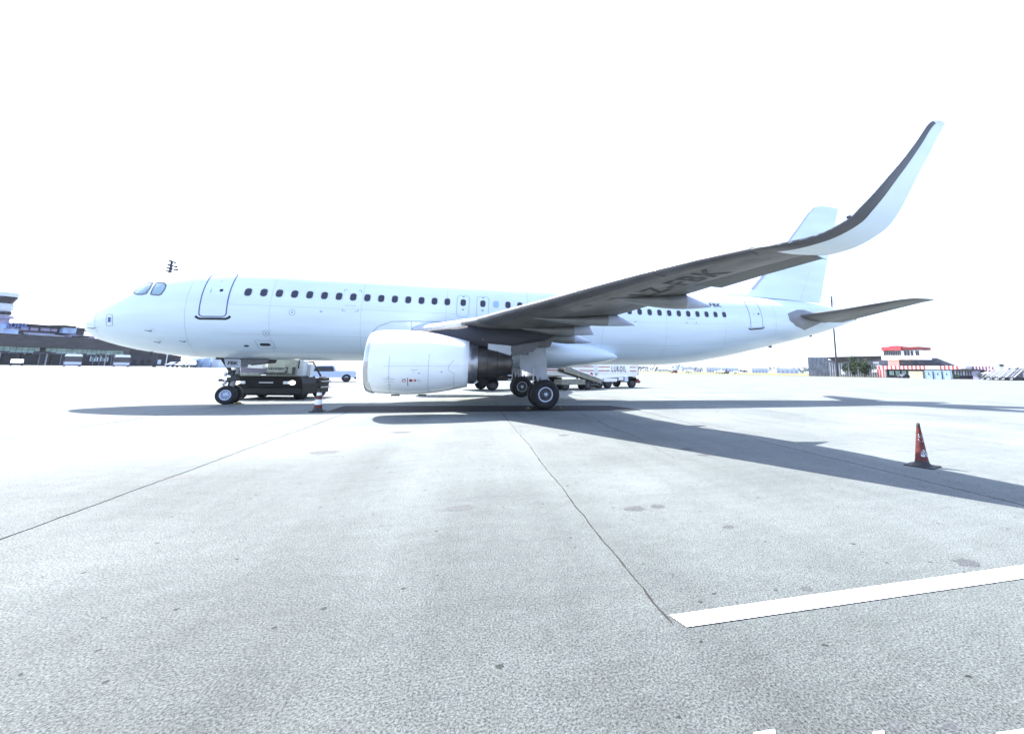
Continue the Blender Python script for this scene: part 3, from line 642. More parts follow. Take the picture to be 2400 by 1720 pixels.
# fuel panel, dark block for painted inner-wing shade and lamp seen beyond the pylon
MB().tube((15.35, -4.6, 2.86), (15.35, -4.63, 2.86), .15, n=20).build('landing_light', 'gear_door', air)
MB().box((16.9, -5.0, 2.74), (1.5, .9, .62), taper=(1.3, 1)).build('gear_fairing', 'wing_grey', air)
MB().box((15.2, -3.6, 2.75), (2.6, 1.4, .5), taper=(1.1, 1)).build('inner_wing_shade_block', 'wing_dark', air)

# wheels and landing gear
def wheel(c, r, w_, rimr, rm, parent, sg, style):
    tw = MB().lathe([(-w_*.42, rimr*.98), (-w_*.5, rimr*1.08), (-w_*.52, r*.84), (-w_*.43, r*.95), (-w_*.25, r*.99), (-w_*.1, r), (-w_*.09, r*.985), (-w_*.07, r), (w_*.07, r), (w_*.09, r*.985), (w_*.1, r), (w_*.25, r*.99), (w_*.43, r*.95), (w_*.52, r*.84), (w_*.5, rimr*1.08), (w_*.42, rimr*.98)], c, 'y', 48)
    t = tw.build('wheel', 'tyre', parent)
    for q in (1, -1):
        y0 = q*w_*.44
        MB().lathe([(y0, rimr), (y0+q*.012, rimr*.97), (y0+q*.012, rimr*.86), (y0-q*.05, rimr*.82)], c, 'y', 40).build('rim', rm, t)
        MB().lathe([(y0-q*.05, rimr*.83), (y0-q*.07, rimr*.5), (y0-q*.02, rimr*.42), (y0-q*.01, .001)], c, 'y', 40).build('hub', rm if style == 'nose' else 'rim_dark', t)
        MB().lathe([(y0-q*.03, rimr*.26), (y0+q*.05, rimr*.24), (y0+q*.06, .001)], c, 'y', 20).build('axle_cap', 'rim', t)
        for k in range(9):
            a = 2*math.pi*k/9; rr = rimr*(.66 if style == 'nose' else .4); p = Vector((c[0]+rr*math.cos(a), c[1]+y0-q*.05, c[2]+rr*math.sin(a)))
            MB().tube(p, p+Vector((0, q*.025, 0)), .022 if style != 'nose' else .02, n=6).build('wheel_bolt', 'rim' if style != 'nose' else 'rim_dark', t)
    return t
def main_gear(sg):
    g = MB().tube((17.45, sg*3.55, 2.9), (17.68, sg*3.80, .58), .13, .11, n=16).tube((17.68, sg*3.8, 1.2), (17.68, sg*3.8, .5), .10, n=16).build('main_gear_leg', 'strut_metal', air)
    MB().tube((17.7, sg*3.1, .58), (17.7, sg*4.5, .58), .075, n=12).build('axle', 'strut_metal', g)
    MB().tube((17.6, sg*3.6, 1.6), (17.2, sg*2.2, 2.3), .06, n=10).tube((17.2, sg*3.7, 2.2), (17.62, sg*3.78, 1.2), .045, n=8).build('side_brace', 'strut_metal', g)
    MB().path([(17.85, sg*3.8, 1.25), (18.08, sg*3.8, .95), (17.82, sg*3.8, .66)], .035).build('torque_link', 'strut_metal', g)
    MB().path([(17.5, sg*3.9, 2.2), (17.45, sg*3.95, 1.5), (17.55, sg*3.95, 1.0), (17.65, sg*3.95, .75)], .014, 6).path([(17.3, sg*3.7, 2.1), (17.2, sg*3.8, 1.6), (17.35, sg*3.85, 1.1), (17.6, sg*3.9, .8)], .012, 6).build('brake_hose', 'rubber_black', g)
    MB().prism([(16.66, 2.10), (17.0, 2.16), (17.35, 2.46), (17.7, 2.55), (17.76, 1.9), (17.80, 1.08), (17.62, 1.12), (17.5, 1.30), (17.40, 1.08), (17.34, 1.34), (16.80, 1.52), (16.66, 1.66)], sg*4.12, sg*4.16).build('gear_door', 'gear_door', g)
    MB().prism([(17.2, 1.62), (17.26, 1.62), (17.24, .98), (17.2, 1.0)], sg*4.17, sg*4.2).build('door_rod', 'panel_light', g)
    for y in (3.33, 4.27): wheel((17.70, sg*y, .585), .585, .42, .30, 'rim' if y > 4 else 'strut_metal', g, sg, 'main')
    for y in (3.33, 4.27): MB().tube((17.7, sg*y-.12, .585), (17.7, sg*y+.12, .585), .24, n=20).build('brake_pack', 'dark_metal', g)
main_gear(-1); main_gear(1)
ng = MB().tube((5.32, 0, 1.98), (5.12, 0, .75), .085, n=14).tube((5.12, 0, .8), (5.07, 0, .38), .06, n=12).build('nose_gear_leg', 'strut_metal', air)
MB().tube((4.62, .12, 1.92), (5.12, .05, 1.15), .04, n=8).tube((4.62, -.12, 1.92), (5.12, -.05, 1.15), .04, n=8).build('drag_brace', 'dark_metal', ng)
MB().path([(5.0, 0, .98), (4.78, 0, .8), (5.0, 0, .55)], .032).build('torque_link', 'strut_metal', ng)
MB().tube((5.07, -.36, .38), (5.07, .36, .38), .05, n=12).build('axle', 'strut_metal', ng)
MB().lathe([(-.12, .13), (.12, .14)], (5.17, 0, 1.12), 'z', 16).box((5.13, 0, 1.02), (.34, .30, .16)).box((5.08, -.12, 1.3), (.2, .12, .22)).build('steering_actuator', 'dark_metal', ng)
MB().tube((5.0, -.05, .92), (4.72, -.08, .98), .035, n=8).tube((4.72, -.16, .98), (4.72, 0, .98), .05, n=8).build('tow_fitting', 'dark_metal', ng)
for y, z in ((-.2, 1.22), (.2, 1.22), (-.16, .88)): MB().tube((4.95, y, z), (4.9, y, z), .08, n=14).build('taxi_light', 'lamp_glass', ng)
MB().path([(5.2, -.1, 1.8), (5.15, -.14, 1.3), (5.05, -.12, .9), (5.1, -.1, .6)], .012, 6).path([(5.25, .08, 1.8), (5.32, .02, 1.2), (5.22, -.04, .7)], .012, 6).build('hydraulic_hose', 'rubber_black', ng)
for y in (-.25, .25): wheel((5.07, y, .381), .381, .21, .215, 'rim', ng, -1, 'nose')
dr = MB().prism([(4.86, 1.86), (5.38, 1.86), (5.46, 1.82), (5.48, 1.50), (4.98, 1.50), (4.92, 1.62)], -.34, -.31).build('nose_gear_door', 'gear_door', air)
text('registration_lettering', 'FBK', .20, lambda a, b: Vector((5.00+a, -.346, 1.62+b)), 'text_dark', dr, bold=.006, sx=1.1)
MB().prism([(4.86, 1.86), (5.4, 1.86), (5.46, 1.52), (4.96, 1.50)], .31, .34).build('nose_gear_door', 'gear_door', air)
for y in (-.38, .38): MB().prism([(5.5, 1.86), (6.5, 1.86), (6.45, 1.72), (5.55, 1.6)], y-.015, y+.015).build('nose_gear_door', 'wing_dark', air)
MB().box((5.5, 0, 1.86), (1.9, .66, .06)).build('gear_bay', 'bldg_darker', air)

# ------------------------------------------------------------------ vehicles by the aircraft
def road_wheel(name='wheel', r=.5, w_=.3, m='tyre', rimm='rim_dark'):
    t = MB().lathe([(-w_/2, r*.55), (-w_/2, r*.92), (-w_*.38, r), (w_*.38, r), (w_/2, r*.92), (w_/2, r*.55)], (0, 0, 0), 'y', 28).mesh('wheel_tyre', m)
    h = MB().lathe([(-w_*.42, r*.56), (-w_*.30, r*.3), (-w_*.45, r*.26), (-w_*.45, .001)], (0, 0, 0), 'y', 20).add([(0, 0, 0)]*3, []).lathe([(w_*.42, r*.56), (w_*.30, r*.3), (w_*.45, r*.26), (w_*.45, .001)], (0, 0, 0), 'y', 20).mesh('wheel_rim', rimm)
    return t, h
def add_wheel(parent, loc, me, rz=0):
    t = link('wheel', me[0], parent, loc, (0, 0, rz)); link('rim', me[1], t); return t
def lb(mb, name, m, parent): return mb.build(name, m, parent, world=False)

# dark service tug under the nose, headlights on (local x = across the front, y = back, z = up)
tug = empty('aircraft_tug', (5.37, 2.45, 0), R(-11), 'black low aircraft tug with lit headlights and grey number 2 cab panel under the nose', 'tug')
body = lb(MB().prism([(-1.62, .32), (-1.62, .95), (-1.50, 1.42), (1.50, 1.42), (1.62, .95), (1.62, .32), (1.2, .26), (-1.2, .26)], 0, 2.5), 'body', 'truck_black', tug)
lb(MB().box((0, 3.9, .80), (3.1, 2.8, .95)), 'rear_body', 'truck_black', tug)
lb(MB().box((0, -.03, 1.43), (3.06, .22, .05)), 'bonnet_edge', 'belt_grey', tug)
lb(MB().box((0, -.09, .52), (3.2, .16, .30)), 'bumper', 'rubber_black', tug)
for x in (-1.25, 1.17):
    h = lb(MB().lathe([(-.06, .01), (-.05, .10), (0, .13), (.08, .13)], (x, -.02, 1.02), 'y', 20), 'headlight', 'lamp_on', tug)
    lb(MB().box((x+(.27 if x < 0 else -.27), -.02, 1.02), (.22, .08, .16)), 'indicator', 'lamp_glass', h)
for k in range(9): lb(MB().box((-.38+.07*k, -.012, 1.02), (.045, .02, .05)), 'grille_badge', 'gear_door', body) if 0 else None
text('grille_lettering', 'GOLDHOFER', .12, lambda a, b: (-.38+a, -.006, .98+b), 'fairing_tip', body, bold=.003, world=False) if 0 else lb(MB().box((.02, -.008, 1.02), (.62, .02, .07)), 'grille_badge', 'steel', body)
cab = lb(MB().box((.52, .95, 1.93), (1.30, 1.5, 1.0), taper=(.97, .9)), 'cab', 'truck_grey', tug)
text('fleet_number', '2', .42, lambda a, b: (.70+a*.8, .135+.0*b, 1.66+b), 'text_dark', cab, bold=.012, world=False)
text('fleet_lettering', 'UDANJATA', .15, lambda a, b: (-.02+a, .14, 1.84+b), 'mauve', cab, bold=.002, world=False) if 0 else None
text('fleet_lettering', 'ЗЕМНА', .17, lambda a, b: (-.02+a, .135, 1.84+b), 'dark_metal', cab, bold=.002, world=False) if 0 else None
for k, (a, h_) in enumerate(((0, .10), (.10, .12), (.2, .08), (.31, .12), (.41, .10), (.5, .12), (.6, .09))): lb(MB().box((-.02+a, .19, 1.86), (.06, .03, h_)), 'worn_lettering', 'steel_sheet_dark', cab)
lb(MB().box((.3, .16, 1.60), (1.0, .05, .05)), 'cab_vent', 'rubber_black', cab); lb(MB().box((.42, .16, 1.52), (1.2, .05, .04)), 'cab_vent', 'rubber_black', cab)
lb(MB().box((1.08, .17, 1.72), (.12, .04, .48)), 'cab_window', 'window_glass', cab)
lb(MB().box((-.72, .5, 2.03), (1.02, .9, .30), ry=R(4)), 'equipment_cover', 'truck_white', tug)
lb(MB().box((-.72, .8, 1.70), (1.15, 1.1, .42)), 'equipment_box', 'mauve', tug)
lb(MB().box((-.85, .24, 1.52), (.9, .1, .14)), 'control_panel', 'truck_grey', tug)
lb(MB().prism([(-1.48, 1.45), (-1.25, 1.45), (-1.36, 2.3)], .3, .36), 'cover_stay', 'panel_light', tug)
lb(MB().box((1.28, 1.0, 1.88), (.26, .9, .9)).box((1.45, 1.7, 1.75), (.2, .7, .8)), 'side_tank', 'panel_light', tug)
lb(MB().box((1.22, .56, 2.12), (.05, .06, .5)), 'side_pipe', 'rubber_black', tug)
lb(MB().tube((1.5, 1.9, 2.3), (1.66, 3.0, 1.4), .05, n=8).tube((1.3, 1.9, 2.32), (1.5, 1.9, 2.3), .05).tube((1.6, 3.1, 1.3), (1.6, 4.2, 1.35), .04, n=8), 'handrail', 'dark_metal', tug)
for z in (1.05, .68): lb(MB().box((1.62, 4.0, z), (.20, 2.0, .08)), 'side_step', 'steel', tug)
wm = road_wheel(r=.52, w_=.42)
for x, y in ((-1.36, .9), (1.36, .9), (-1.36, 4.3), (1.36, 4.3)): add_wheel(tug, (x, y, .52), wm, R(90))
lb(MB().box((-.6, .6, .34), (.5, .8, .10)), 'tow_cradle', 'belt_grey', tug)

tug.scale = (.79, .79, .79)
for o_ in [o for o in bpy.data.objects if o.parent and (o.parent == tug or o.parent.parent == tug)]:
    if o_.name.startswith('wheel'): o_.location.x *= 1.32; o_.location.y *= .62
    elif not o_.name.startswith('rim'):
        for v_ in o_.data.vertices: v_.co.x *= 1.32; v_.co.y *= .62 if v_.co.y > .3 else 1

# chocks
for x, y, lab in ((5.55, -.32, 'yellow wheel chock against the nose wheels'), (17.05, -4.3, 'small yellow wheel chock ahead of the near main wheel'), (18.33, -4.3, 'small yellow wheel chock behind the near main wheel')):
    c_ = MB().prism([(-.09, 0), (.09, 0), (.02, .09), (-.02, .09)], -.14, .14).build('wheel_chock', 'chock_yellow'); c_.location = (x, y, 0.004 if x < 6 else .013)
    tag(c_, lab, 'wheel chock', 'wheel chocks under the airliner')

# traffic cones
def cone(loc, label, kind):
    t = empty('traffic_cone', loc, R(20 if kind == 'big' else 5), label, 'traffic cone', 'traffic cones on the apron')
    if kind == 'big':
        base = MB(); base.add([p for p in [(-.26,-.26,0),(.26,-.26,0),(.26,.26,0),(-.26,.26,0),(-.26,-.26,.02),(.26,-.26,.02),(.26,.26,.02),(-.26,.26,.02)]], [(0,3,2,1),(4,5,6,7),(0,1,5,4),(1,2,6,5),(2,3,7,6),(3,0,4,7)])
        base.lathe([(.018, .21), (.03, .18), (.07, .135), (.115, .122)], (0, 0, 0), 'z', 32); lb(base, 'base', 'cone_black', t)
        rad = lambda z: .121-(z-.115)*.123
        lb(MB().lathe([(z, rad(z)) for z in (.113, .3, .5, .7, .82)], (0, 0, 0), 'z', 32), 'cone_body', 'cone_red', t)
        lb(MB().lathe([(.80, rad(.80)+.001), (.87, .030), (.87, .001)], (0, 0, 0), 'z', 24), 'cone_tip', 'cone_black', t)
        # worn reflective bands: ragged remains of white film
        for z0, z1, n_, a0, a1 in ((.215, .33, 26, 200, 345), (.50, .64, 16, 180, 300), (.2, .25, 10, 185, 340)):
            for k in range(n_):
                a = random.uniform(a0, a1); z = random.uniform(z0, z1); da = random.uniform(3, 11); dz = random.uniform(.006, .022); v = []
                m_ = 7
                for j in range(m_):
                    tt = 2*math.pi*j/m_; aa = R(a+da*math.cos(tt)*random.uniform(.6, 1.2)); zz = z+dz*math.sin(tt)*random.uniform(.6, 1.3); r_ = rad(zz)+.0025
                    v.append((r_*math.cos(aa), r_*math.sin(aa), zz))
                lb(MB().add(v, [tuple(range(m_))]), 'film_remnant', 'panel_light', t)
    else:
        lb(MB().box((0, 0, .012), (.36, .36, .024)).lathe([(.02, .17), (.045, .13), (.09, .105)], (0, 0, 0), 'z', 28), 'base', 'cone_black', t)
        zs = [.09, .17, .29, .38, .45, .53]; r_ = lambda z: .105-(z-.09)*.13; cols = ['cone_red', 'truck_white', 'cone_red', 'truck_white', 'cone_black']
        for a, b, m_ in zip(zs[:-1], zs[1:], cols): lb(MB().lathe([(a, r_(a)), (b, r_(b))], (0, 0, 0), 'z', 28), 'cone_band', m_, t)
        lb(MB().lathe([(.53, .034), (.535, .001)], (0, 0, 0), 'z', 20), 'cone_tip', 'cone_black', t)
    return t
x, y = gpix(2162, 1092); cone((x, y, 0), 'tall dark red cone with worn white bands, alone in the wing shadow at right', 'big').scale = (.80, .80, .83)
x, y = gpix(744, 965); cone((x, y, 0), 'small red and white banded cone between the nose wheels and the engine', 'small').scale = (1.25, 1.25, 1.5)

# fuel tanker behind the main gear (local x = along the vehicle to its tail, y = away)
A_ = math.atan2(5.4, 14.4)
ft = empty('fuel_tanker', (14.9, 10.3, 0), A_, 'white articulated fuel tanker with red stripes and a black tractor behind the main landing gear', 'tanker truck')
lb(MB().box((1.0, 1.25, 1.75), (2.0, 2.5, 2.0)).box((1.0, 1.25, .75), (2.1, 2.5, .5)), 'cab', 'truck_black', ft)
lb(MB().box((1.0, -.02, 2.2), (1.1, .05, .7)), 'cab_window', 'window_glass', ft)
lb(MB().box((3.8, 1.25, .85), (7.8, 1.1, .35)), 'chassis', 'dark_metal', ft)
lb(MB().box((3.3, 1.25, 1.6), (1.6, 2.4, 1.3)), 'pump_cabinet', 'bldg_darker', ft)
lb(MB().tube((.35, -.03, .66), (.35, -.09, .66), .13, n=16), 'headlight', 'lamp_glass', ft)
for z, c_ in ((1.55, .5), (1.1, .35), (.8, .3)): lb(MB().box((3.05, -.05, z), (c_, .04, .07)), 'reflective_strip', 'panel_light', ft)
tk = []
for x, a in ((5.6, .6), (5.75, 1.0), (16.25, 1.0), (16.38, .85)):
    tk.append([(x, 1.25-1.25*a*math.copysign(abs(math.cos(t))**.3, math.cos(t)), 1.72+.76*a*math.copysign(abs(math.sin(t))**.6, math.sin(t))) for t in np.linspace(0, 2*math.pi, 49)[:-1]])
tank = lb(MB().loft(tk, caps=True), 'tank', 'tank_white', ft)
lb(MB().prism([(6.4, 1.2), (10.3, .78), (16.3, 1.08), (16.3, 1.2), (6.4, 1.25)], .02, .10), 'side_skirt', 'tank_white', ft)
def tb(x0, x1, z0, z1, m, name, y=-.012, p=tank): return lb(MB().box(((x0+x1)/2, y, (z0+z1)/2), (x1-x0, .016, z1-z0)), name, m, p)
for x0, x1 in ((6.3, 11.05), (11.5, 12.85), (15.25, 16.05)):
    for z in (1.87, 1.53): tb(x0, x1, z-.035, z+.035, 'tank_red', 'red_stripe')
text('company_lettering', 'LUKOIL', .74, lambda a, b: (13.02+a, -.022, 1.45+b), 'text_dark', tank, bold=.008, sx=.60, world=False, space=1.22)
text('fuel_lettering', 'JET', .26, lambda a, b: (11.2+a, -.022, 1.12+b), 'text_dark', tank, bold=.006, sx=.8, world=False)
lb(MB().add([(10.62, -.022, 1.2), (10.8, -.022, 1.0), (10.98, -.022, 1.2), (10.8, -.022, 1.4)], [(0, 1, 2, 3)]), 'hazard_diamond', 'tank_red', tank)
tb(11.1, 11.45, 1.4, 2.3, 'facade_light', 'ladder_panel')
lb(MB().box((16.4, 1.25, 1.75), (.06, 2.3, 1.3)), 'rear_panel', 'mauve', ft)
lb(MB().box((13.6, 1.25, .85), (5.4, 1.0, .3)), 'trailer_chassis', 'dark_metal', ft)
lb(MB().box((12.9, .2, .72), (1.5, .5, .3)), 'side_locker', 'truck_white', ft); lb(MB().tube((13.9, .1, .8), (14.4, .1, .8), .17, n=14), 'air_tank', 'lamp_glass', ft)
lb(MB().box((14.8, .15, .78), (.4, .4, .45)), 'valve_box', 'facade_light', ft)
lb(MB().box((16.2, 1.2, .62), (.5, 2.3, .35)).box((16.55, 1.2, .55), (.25, 2.2, .18)), 'rear_bumper', 'dark_red', ft)
lb(MB().box((16.75, .5, .5), (.2, .3, .2)).box((16.75, 1.9, .5), (.2, .3, .2)), 'rear_coupling', 'rubber_black', ft)
wf = road_wheel(r=.45, w_=.32, rimm='rim_dark')
for x in (1.75, 7.3, 11.7, 12.7, 15.6):
    for y in (.16, 2.34): add_wheel(ft, (x, y, .45), wf)
for x in (7.3, 15.6): lb(MB().lathe([(-.17, .58), (.17, .58)], (x, .16, .52), 'y', 20), 'mudguard', 'truck_black', ft) if 0 else lb(MB().prism([(x-.55, .62), (x-.42, .95), (x+.42, .95), (x+.55, .62), (x+.46, .9), (x-.46, .9)], 0, .34), 'mudguard', 'truck_black', ft)

# baggage belt loader in front of the tanker
bl = empty('belt_loader', (23.6, 11.6, 0), A_-.05, 'grey baggage belt loader with raised sloping belt in front of the white tanker', 'belt loader')
def bp_(x, z): return (x, z)
fr = lb(MB().prism([(-1.75, 1.72), (-1.2, 1.78), (2.0, .80), (1.75, .50), (-1.75, 1.42)], 0, .08).prism([(-1.75, 1.72), (-1.2, 1.78), (2.0, .80), (1.75, .50), (-1.75, 1.42)], 1.02, 1.1), 'belt_frame', 'belt_grey', bl)
lb(MB().prism([(-1.7, 1.66), (-1.2, 1.71), (1.95, .74), (1.85, .66), (-1.7, 1.56)], .08, 1.02), 'belt', 'rubber_black', bl)
lb(MB().tube((-1.1, -.04, 1.7), (1.9, -.04, .80), .045, n=8), 'side_rail', 'panel_light', bl)
lb(MB().box((-.9, .55, .62), (2.2, 1.2, .4)), 'chassis', 'belt_grey', bl)
lb(MB().tube((-.4, .55, .7), (.1, .55, 1.2), .06, n=8), 'lift_ram', 'steel', bl)
lb(MB().box((1.1, .4, .42), (.8, .7, .14)).tube((1.6, .1, .5), (2.1, .1, .4), .04, n=6), 'lower_end', 'dark_metal', bl)
wb_ = road_wheel(r=.34, w_=.2)
for x in (-1.6, .5):
    for y in (.08, 1.0): add_wheel(bl, (x, y, .34), wb_)

# ------------------------------------------------------------------ cars and buses far away
def car(name, pos, ang, label, cat, m, kind='car', group=None):
    t = empty(name, pos, ang, label, cat, group)
    if kind == 'pickup':
        prof = [(-2.6, .5), (-2.6, .95), (-1.7, 1.08), (-1.0, 1.72), (.55, 1.74), (.8, 1.12), (2.6, 1.12), (2.62, .5)]; hh = [(-1.5, 1.12), (-.95, 1.62), (.45, 1.64), (.6, 1.12)]
    elif kind == 'van':
        prof = [(-2.4, .4), (-2.4, 1.0), (-1.9, 1.2), (-1.3, 1.95), (2.4, 2.0), (2.45, .4)]; hh = [(-1.75, 1.2), (-1.25, 1.8), (1.9, 1.85), (1.9, 1.2)]
    else:
        prof = [(-2.1, .35), (-2.1, .75), (-1.2, .92), (-.6, 1.42), (.9, 1.45), (1.7, .98), (2.1, .92), (2.1, .35)]; hh = [(-1.1, .95), (-.6, 1.34), (.8, 1.36), (1.45, .98)]
    b = lb(MB().prism(prof, -.85, .85), 'body', m, t)
    for y in (-.86, .86): lb(MB().prism(hh, y-.012, y+.012), 'side_window', 'window_glass', b)
    lb(MB().box((prof[0][0]-.02, 0, .45), (.12, 1.7, .2)).box((prof[-1][0]+.02, 0, .45), (.12, 1.7, .2)), 'bumper', 'rubber_black', t)
    for y in (-.65, .65):
        lb(MB().box((prof[0][0]-.02, y, .78), (.06, .3, .14)), 'headlight', 'lamp_glass', t); lb(MB().box((prof[-1][0]+.02, y, .85), (.05, .18, .2)), 'tail_light', 'tank_red', t)
    wl_ = road_wheel(r=.36 if kind != 'pickup' else .42, w_=.24)
    L_ = prof[-1][0]-.85
    for x in (-L_, L_):
        for y in (-.76, .76): add_wheel(t, (x, y, .36 if kind != 'pickup' else .42), wl_)
    return t
p = gp(768, 45); pk = car('pickup_truck', p, R(16), 'pale blue white double cab pickup truck parked behind the black tug', 'pickup truck', 'pickup_paint', 'pickup')
lb(MB().box((-.2, 0, 1.78), (1.3, 1.3, .06)).box((1.6, -.84, 1.15), (1.9, .05, .06)), 'roof_rack', 'panel_light', pk)
WC = (gp(35, 92), gp(408, 118), gp(430, 112), gp(447, 110))
car('parked_car', WC[0], R(128), 'small white car parked at far left before the terminal', 'car', 'truck_white', 'car', 'cars parked by the terminal')
car('parked_car', WC[1], R(70), 'dark blue car between the lamp pole and the white cars under the nose', 'car', 'car_blue', 'car', 'cars parked by the terminal')
car('parked_car', WC[2], R(80), 'white car between the dark blue car and the white van', 'car', 'truck_white', 'car', 'cars parked by the terminal')
car('parked_van', WC[3], R(115), 'white van rightmost of the vehicles beside the blue containers', 'van', 'truck_white', 'van')
car('parked_car', gp(2117, 150), R(8), 'dark car parked in front of the striped building windows', 'car', 'car_dark')
def bus(pos, ang, label):
    t = empty('apron_bus', pos, ang, label, 'bus', 'buses in front of the terminal')
    lb(MB().box((0, 4, .65), (2.7, 8, .9)), 'lower_body', 'mauve', t)
    lb(MB().box((0, 4, 1.72), (2.66, 7.9, 1.25)), 'glazing', 'window_glass', t)
    lb(MB().box((0, 4, 2.62), (2.72, 8.05, .55), taper=(.86, .97)), 'roof', 'truck_white', t)
    lb(MB().box((0, -.05, .72), (2.5, .08, .5)), 'front_panel', 'facade_light', t)
    for x in (-1, 1): lb(MB().box((x, -.1, .62), (.3, .05, .16)), 'headlight', 'lamp_glass', t)
    for x in (-1.2, 1.2):
        for y in (1.2, 6.5): add_wheel(t, (x, y, .42), wf, R(90))
    for x in (-1.42, 1.42): lb(MB().box((x, -.15, 1.9), (.12, .1, .4)), 'wing_mirror', 'rubber_black', t)
bus(gp(167, 100), R(36), 'apron bus with white roof and dark glazing, left of the two before the terminal')
bus(gp(282, 104), R(33), 'apron bus with white roof and dark glazing, right of the two before the terminal')

# ------------------------------------------------------------------ buildings
class Facade:
    def __init__(s, a, b):                        # a, b: ground points, left to right as seen
        s.a, s.b = Vector(a), Vector(b); s.t = Vector((s.b.x-s.a.x, s.b.y-s.a.y, 0)); s.L = s.t.length; s.t /= s.L
        s.n = Vector((s.t.y, -s.t.x, 0));          # towards the camera
        s.z0 = s.a.z
    def sz(s, u, v):                              # sight line of (u, v) met with the facade plane
        d = px(u, v, 1)-CAMP; k = (s.a-CAMP).dot(s.n)/d.dot(s.n); p = CAMP+d*k
        return (p-s.a).dot(s.t), p.z
    def box(s, mb, s0, s1, z0, z1, n0, n1, ang=0):
        v = [tuple(s.a+s.t*q+s.n*n+Vector((0, 0, z-s.a.z))) for n in (n0, n1) for q, z in ((s0, z0), (s1, z0), (s1, z1), (s0, z1))]
        return mb.add(v, [(0,1,2,3),(7,6,5,4),(0,4,5,1),(1,5,6,2),(2,6,7,3),(3,7,4,0)])
    def rect(s, mb, u0, v0, u1, v1, n0, n1, base=False):
        um = (u0+u1)/2; a = s.sz(u0, v0)[0]; b = s.sz(u1, v0)[0]; z1 = s.sz(um, v0)[1]; z0 = s.z0-.2 if base else s.sz(um, v1)[1]
        return s.box(mb, a, b, z0, z1, n0, n1)
    def poly(s, mb, pts, n0, n1):
        P = [s.sz(*p) for p in pts]; n = len(P)
        v = [tuple(s.a+s.t*q+s.n*k+Vector((0, 0, z-s.a.z))) for k in (n0, n1) for q, z in P]
        return mb.add(v, [tuple(range(n)), tuple(range(2*n-1, n-1, -1))]+[(i, n+i, n+(i+1) % n, (i+1) % n) for i in range(n)])
def F_(mb, name, m, parent): return mb.build(name, m, parent)

# terminal at left
T = Facade(gp(-150, 122), gp(303, 168))
tm = empty('terminal_building', (T.a+T.t*T.L/2), 0, 'long dark roofed terminal with a band of green glass, left of the nose', 'building')
wl = F_(T.box(MB(), 0, T.L, T.z0-.2, T.sz(0, 812)[1], -14, -.6), 'wall', 'bldg_dark', tm)
zt = T.sz(0, 781)[1]; zb = T.sz(0, 811)[1]
rf = F_(T.box(MB(), 0, T.L, zb, zt, -15, 1.6), 'roof', 'roof_brown', tm)
zg0, zg1 = T.sz(0, 824)[1], zb-.02
npn = 34
for k in range(npn):
    a, b = T.L*k/npn+.06, T.L*(k+1)/npn-.06
    if 13 < k < 17: F_(T.box(MB(), a, b, zg0+.5, zg1, -.6, -.5), 'window_pane', 'pane_green' if k != 15 else 'bldg_darker', tm)
    else: F_(T.box(MB(), a, b, zg0+random.choice((0, 0, -.3, .3)), zg1, -.6, -.5), 'window_pane', 'pane_green', tm)
F_(T.box(MB(), 0, T.L, (zg0+zg1)/2-.04, (zg0+zg1)/2+.04, -.5, -.44), 'glazing_bar', 'bldg_dark', tm)
F_(T.box(MB(), 0, T.L, zg0-.25, zg0-.02, -.6, .4), 'canopy', 'steel_sheet_dark', tm)
for k in range(26):
    a = T.L*(k+.5)/26; F_(T.box(MB(), a-.15, a+.15, T.z0-.2, zg0-.25, -.5, -.2), 'column', 'steel_sheet_dark' if k % 3 else 'concrete_wall', tm)
for u0, u1, v0 in ((8, 42, 829), (52, 90, 831), (122, 144, 831), (190, 212, 833)): F_(T.rect(MB(), u0, v0, u1, 853, -.5, -.12, True), 'dark_opening', 'bldg_darker', tm)
for k in range(11):
    u = 214+4*k; F_(T.rect(MB(), u, 834+k % 3*3, u+2.4, 847, -.5, -.3), 'window_pane', 'pane_green' if k % 2 else 'facade_light', tm)
# upper tier on the roof
up_ = F_(T.rect(MB(), 84, 763, 232, 792, -14, -6), 'upper_storey', 'bldg_dark', tm)
F_(T.poly(MB(), [(80, 760), (172, 766), (232, 774), (232, 777), (172, 769), (80, 763)], -14, -5.2), 'upper_roof', 'bldg_darker', tm)
for u0, u1, v0, v1 in ((84, 100, 766, 773), (104, 122, 768, 775), (128, 150, 769, 776), (152, 166, 771, 777), (88, 160, 780, 783)): F_(T.rect(MB(), u0, v0, u1, v1, -6, -5.7), 'window_band', 'mauve', up_)
F_(T.rect(MB(), 84, 784, 168, 787, -5, -3), 'parapet', 'steel_sheet', tm)
ph = F_(T.rect(MB(), 174, 765, 205, 782, -9, -4.5), 'penthouse', 'pane_blue', tm)
F_(T.rect(MB(), 170, 763, 200, 768, -9.5, -4), 'penthouse_roof', 'bldg_darker', ph)
for k in range(7): F_(T.rect(MB(), 184+6*k, 787, 188+6*k, 791, -3, -2.7), 'lower_window', 'bldg_darker', tm)
F_(T.rect(MB(), 180, 786, 240, 796, -6, -3.05), 'lower_storey', 'mauve', tm)
F_(T.rect(MB(), 27, 770, 62, 786, -8, -3), 'entrance_block', 'pane_blue', tm)
F_(T.poly(MB(), [(28, 781), (60, 783), (82, 791), (28, 789)], -3, -2), 'sloped_canopy', 'facade_light', tm)
